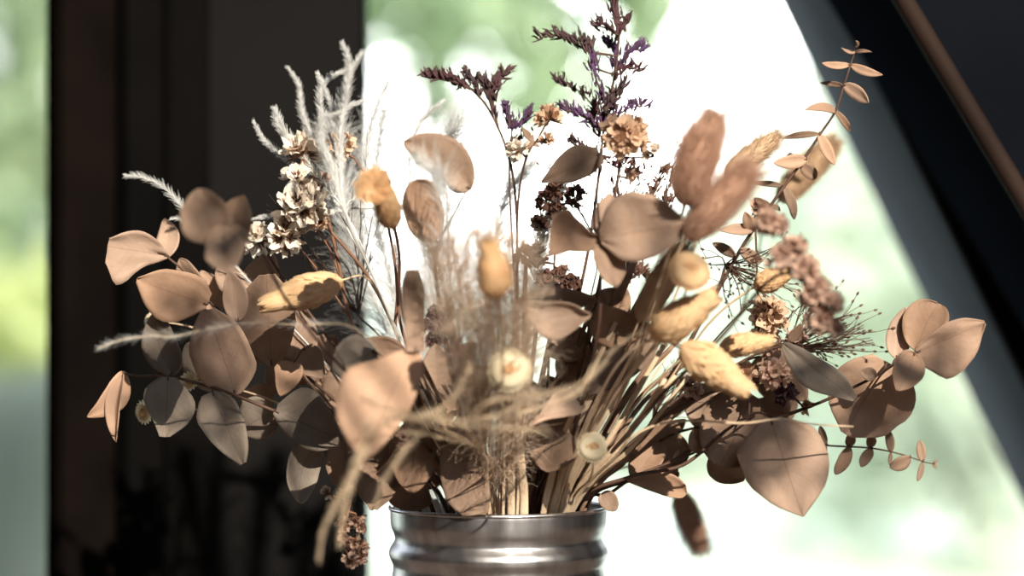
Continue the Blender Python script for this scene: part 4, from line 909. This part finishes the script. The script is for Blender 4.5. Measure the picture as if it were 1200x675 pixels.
stalk('grass_stalk', 'bent tan blade arching over the dark leaf beside the straws', 'grass stalk', 655, -.034, [(700, 470, -.075), (735, 415, -.09), (772, 398, -.095), (800, 410, -.09)], .9, .5, 'stem_straw', .7)

# ------------------------------------------------------------------ feather grass
strand('short feathered awn pointing out over the dark post', [(148, 206), (165, 207), (188, 217), (205, 232), (220, 250), (255, 290)], -.005, 515, .012, 11, 420, via=[(430, 480, .01), (330, 370, .005)])
strand('tiny feathered awn tip just under the longer one', [(200, 256), (215, 258), (240, 275)], .0, 518, .014, 7, 150, via=[(430, 480, .015), (330, 370, .01)])
strand('long blurred feather strand crossing level over the broad leaves', [(116, 408), (140, 399), (170, 394), (205, 394), (250, 384), (300, 378), (350, 381), (410, 382), (450, 420)], -.10, 548, -.02, 17, 210, r0=.4, r1=.3, m='feather_white', awn='feather_tan', hr=.00006, lean=.6, via=[(500, 500, -.06)])
W = [([(297, 142), (308, 162), (328, 180), (350, 200)], -.01, 8, 'sharp feathered awn, lowest of the white ones beside the wall panel'),
     ([(322, 127), (328, 145), (340, 164), (365, 195)], -.02, 12, 'bushy short white feather just above the sharp awn'),
     ([(337, 79), (350, 100), (354, 130), (364, 155), (385, 180)], -.06, 9, 'wavy white feather standing apart against the dark panel'),
     ([(372, 86), (380, 105), (392, 130), (400, 165)], -.04, 9, 'white feather curving up to the panel edge'),
     ([(401, 50), (408, 70), (408, 100), (402, 130), (398, 170)], -.06, 11, 'tallest white feather, hooked over the panel edge'),
     ([(424, 62), (408, 90), (400, 120), (398, 160)], -.05, 11, 'white feather leaning towards the window from the tall hooked one'),
     ([(412, 80), (385, 92), (375, 112), (380, 145), (395, 180)], -.04, 10, 'white feather looping back below the tall hooked one'),
     ([(425, 118), (405, 128), (395, 150), (392, 185)], -.02, 9, 'short white feather bending to the window'),
     ([(398, 132), (378, 140), (376, 165), (388, 200)], -.07, 10, 'broad white feather low against the panel edge'),
     ([(295, 257), (320, 252), (348, 250), (372, 262)], .0, 8, 'white awn lying level behind the cream statice'),
     ([(455, 95), (440, 130), (430, 170), (428, 220)], -.02, 12, 'white feather pale against the bright window'),
     ([(520, 118), (495, 140), (480, 180), (475, 240)], .0, 12, 'white feather under the purple comb')]
for i, (pts, d, hl, lb) in enumerate(W):
    strand(lb, pts, d, 545 + (i % 5)*4, .0 + (i % 3)*.006, hl, 520, r0=.55, r1=.3, via=[(505, 480, d*.5), (440, 330, d*.8), (405, 250, d)], hr=.0001, name='feather_grass_strand')
F_ = [([(374, 655), (380, 620), (395, 588), (412, 555), (425, 520), (450, 485)], -.20, 'very blurred tan strand hanging lowest beside the can'),
      ([(398, 640), (402, 605), (415, 560), (435, 520), (465, 490)], -.19, 'very blurred tan strand hanging next to the lowest one'),
      ([(440, 590), (452, 560), (472, 530), (495, 505), (520, 480)], -.18, 'blurred tan strand slanting over the drooping brown leaf'),
      ([(640, 505), (600, 502), (560, 500), (510, 492), (460, 480), (430, 470)], -.18, 'blurred tan strand lying level across the bunch'),
      ([(620, 470), (580, 488), (540, 492), (490, 488), (455, 500)], -.17, 'blurred tan strand weaving above the level one'),
      ([(550, 430), (535, 460), (515, 480), (480, 500)], -.17, 'short blurred tan strand beside the dark middle leaf'),
      ([(700, 425), (680, 450), (640, 462), (600, 465), (560, 480)], -.16, 'blurred tan strand looping past the round end-on head'),
      ([(752, 388), (725, 405), (700, 435), (675, 460), (640, 475), (600, 490)], -.13, 'long blurred strand crossing the dark middle leaves')]
for i, (pts, d, lb) in enumerate(F_):
    strand(lb, pts, d, 560 + 6*(i % 4), -.03, 17, 200, r0=.28, r1=.16, m='feather_tan', awn='feather_tan', hr=.00008, lean=.72, via=[(565, 530, -.09)])
def plume(label, mx, md, pts, hl, n, m, curl=.8, hr=.00007, lean=.6, t0=.45, sag=.1, name='pampas_plume', r0=.8):
    pl = Plant(name, label, 'grass plume', mx, md, pts, r0, .3, 'stem_straw' if m != 'feather_white' else 'feather_white', 'soft grass plumes')
    mb = MB(); plume_hair(mb, pl.path, hl*K(0), n, hr, lean, sag, t0, 1.0, curl, k=7); o = mb.build('plume_hair', m, pl.root); o['kind'] = 'stuff'; pl.done(); return pl
plume('white wispy plume behind the cream statice', 548, .02, [(490, 460, .03), (430, 330, .04), (400, 220, .04), (392, 150, .035)], 85, 1300, 'feather_white', 1.1, .00012)
plume('white wispy plume in front of the bright window', 556, .022, [(500, 450, .03), (455, 320, .045), (440, 220, .05), (450, 130, .05)], 95, 1500, 'feather_white', 1.2, .00012)
plume('white wispy plume behind the brown blurred leaves', 566, .02, [(530, 450, .03), (510, 320, .04), (515, 210, .045), (535, 140, .045)], 95, 1500, 'feather_white', 1.2, .00012)
plume('white wispy plume behind the small violet spray', 585, .025, [(570, 450, .03), (575, 330, .04), (590, 240, .04), (625, 190, .04)], 80, 1200, 'feather_white', 1.3, .00012)
plume('pale wispy plume between the violet spray and the broad leaf', 600, .02, [(610, 450, .01), (630, 330, .0), (640, 260, .0), (665, 200, .0)], 60, 1500, 'feather_white', 1.6, .00015)
plume('soft white strands draped over the blurred brown leaves', 562, -.02, [(535, 430, -.08), (525, 300, -.10), (520, 215, -.11), (488, 185, -.115)], 50, 420, 'feather_white', .7, .00018)
plume('pale wispy plume among the furry tails', 650, .022, [(700, 430, .03), (750, 300, .04), (775, 200, .04)], 60, 220, 'feather_white')
for i in range(7):
    t = i/6
    plume('soft beige grass plume, one of the blurred fan above the thin stalks', 566 + 5*i, -.026, [(553 + 10*i, 490, -.08), (535 + 14*i, 400, -.12), (515 + 17*i + random.uniform(-6, 6), 330, -.14), (505 + 19*i + random.uniform(-10, 10), 268 + 30*abs(t-.5), -.15)], 62, 850, 'plume_beige', 1.5, .00012, .5, .36, .1)
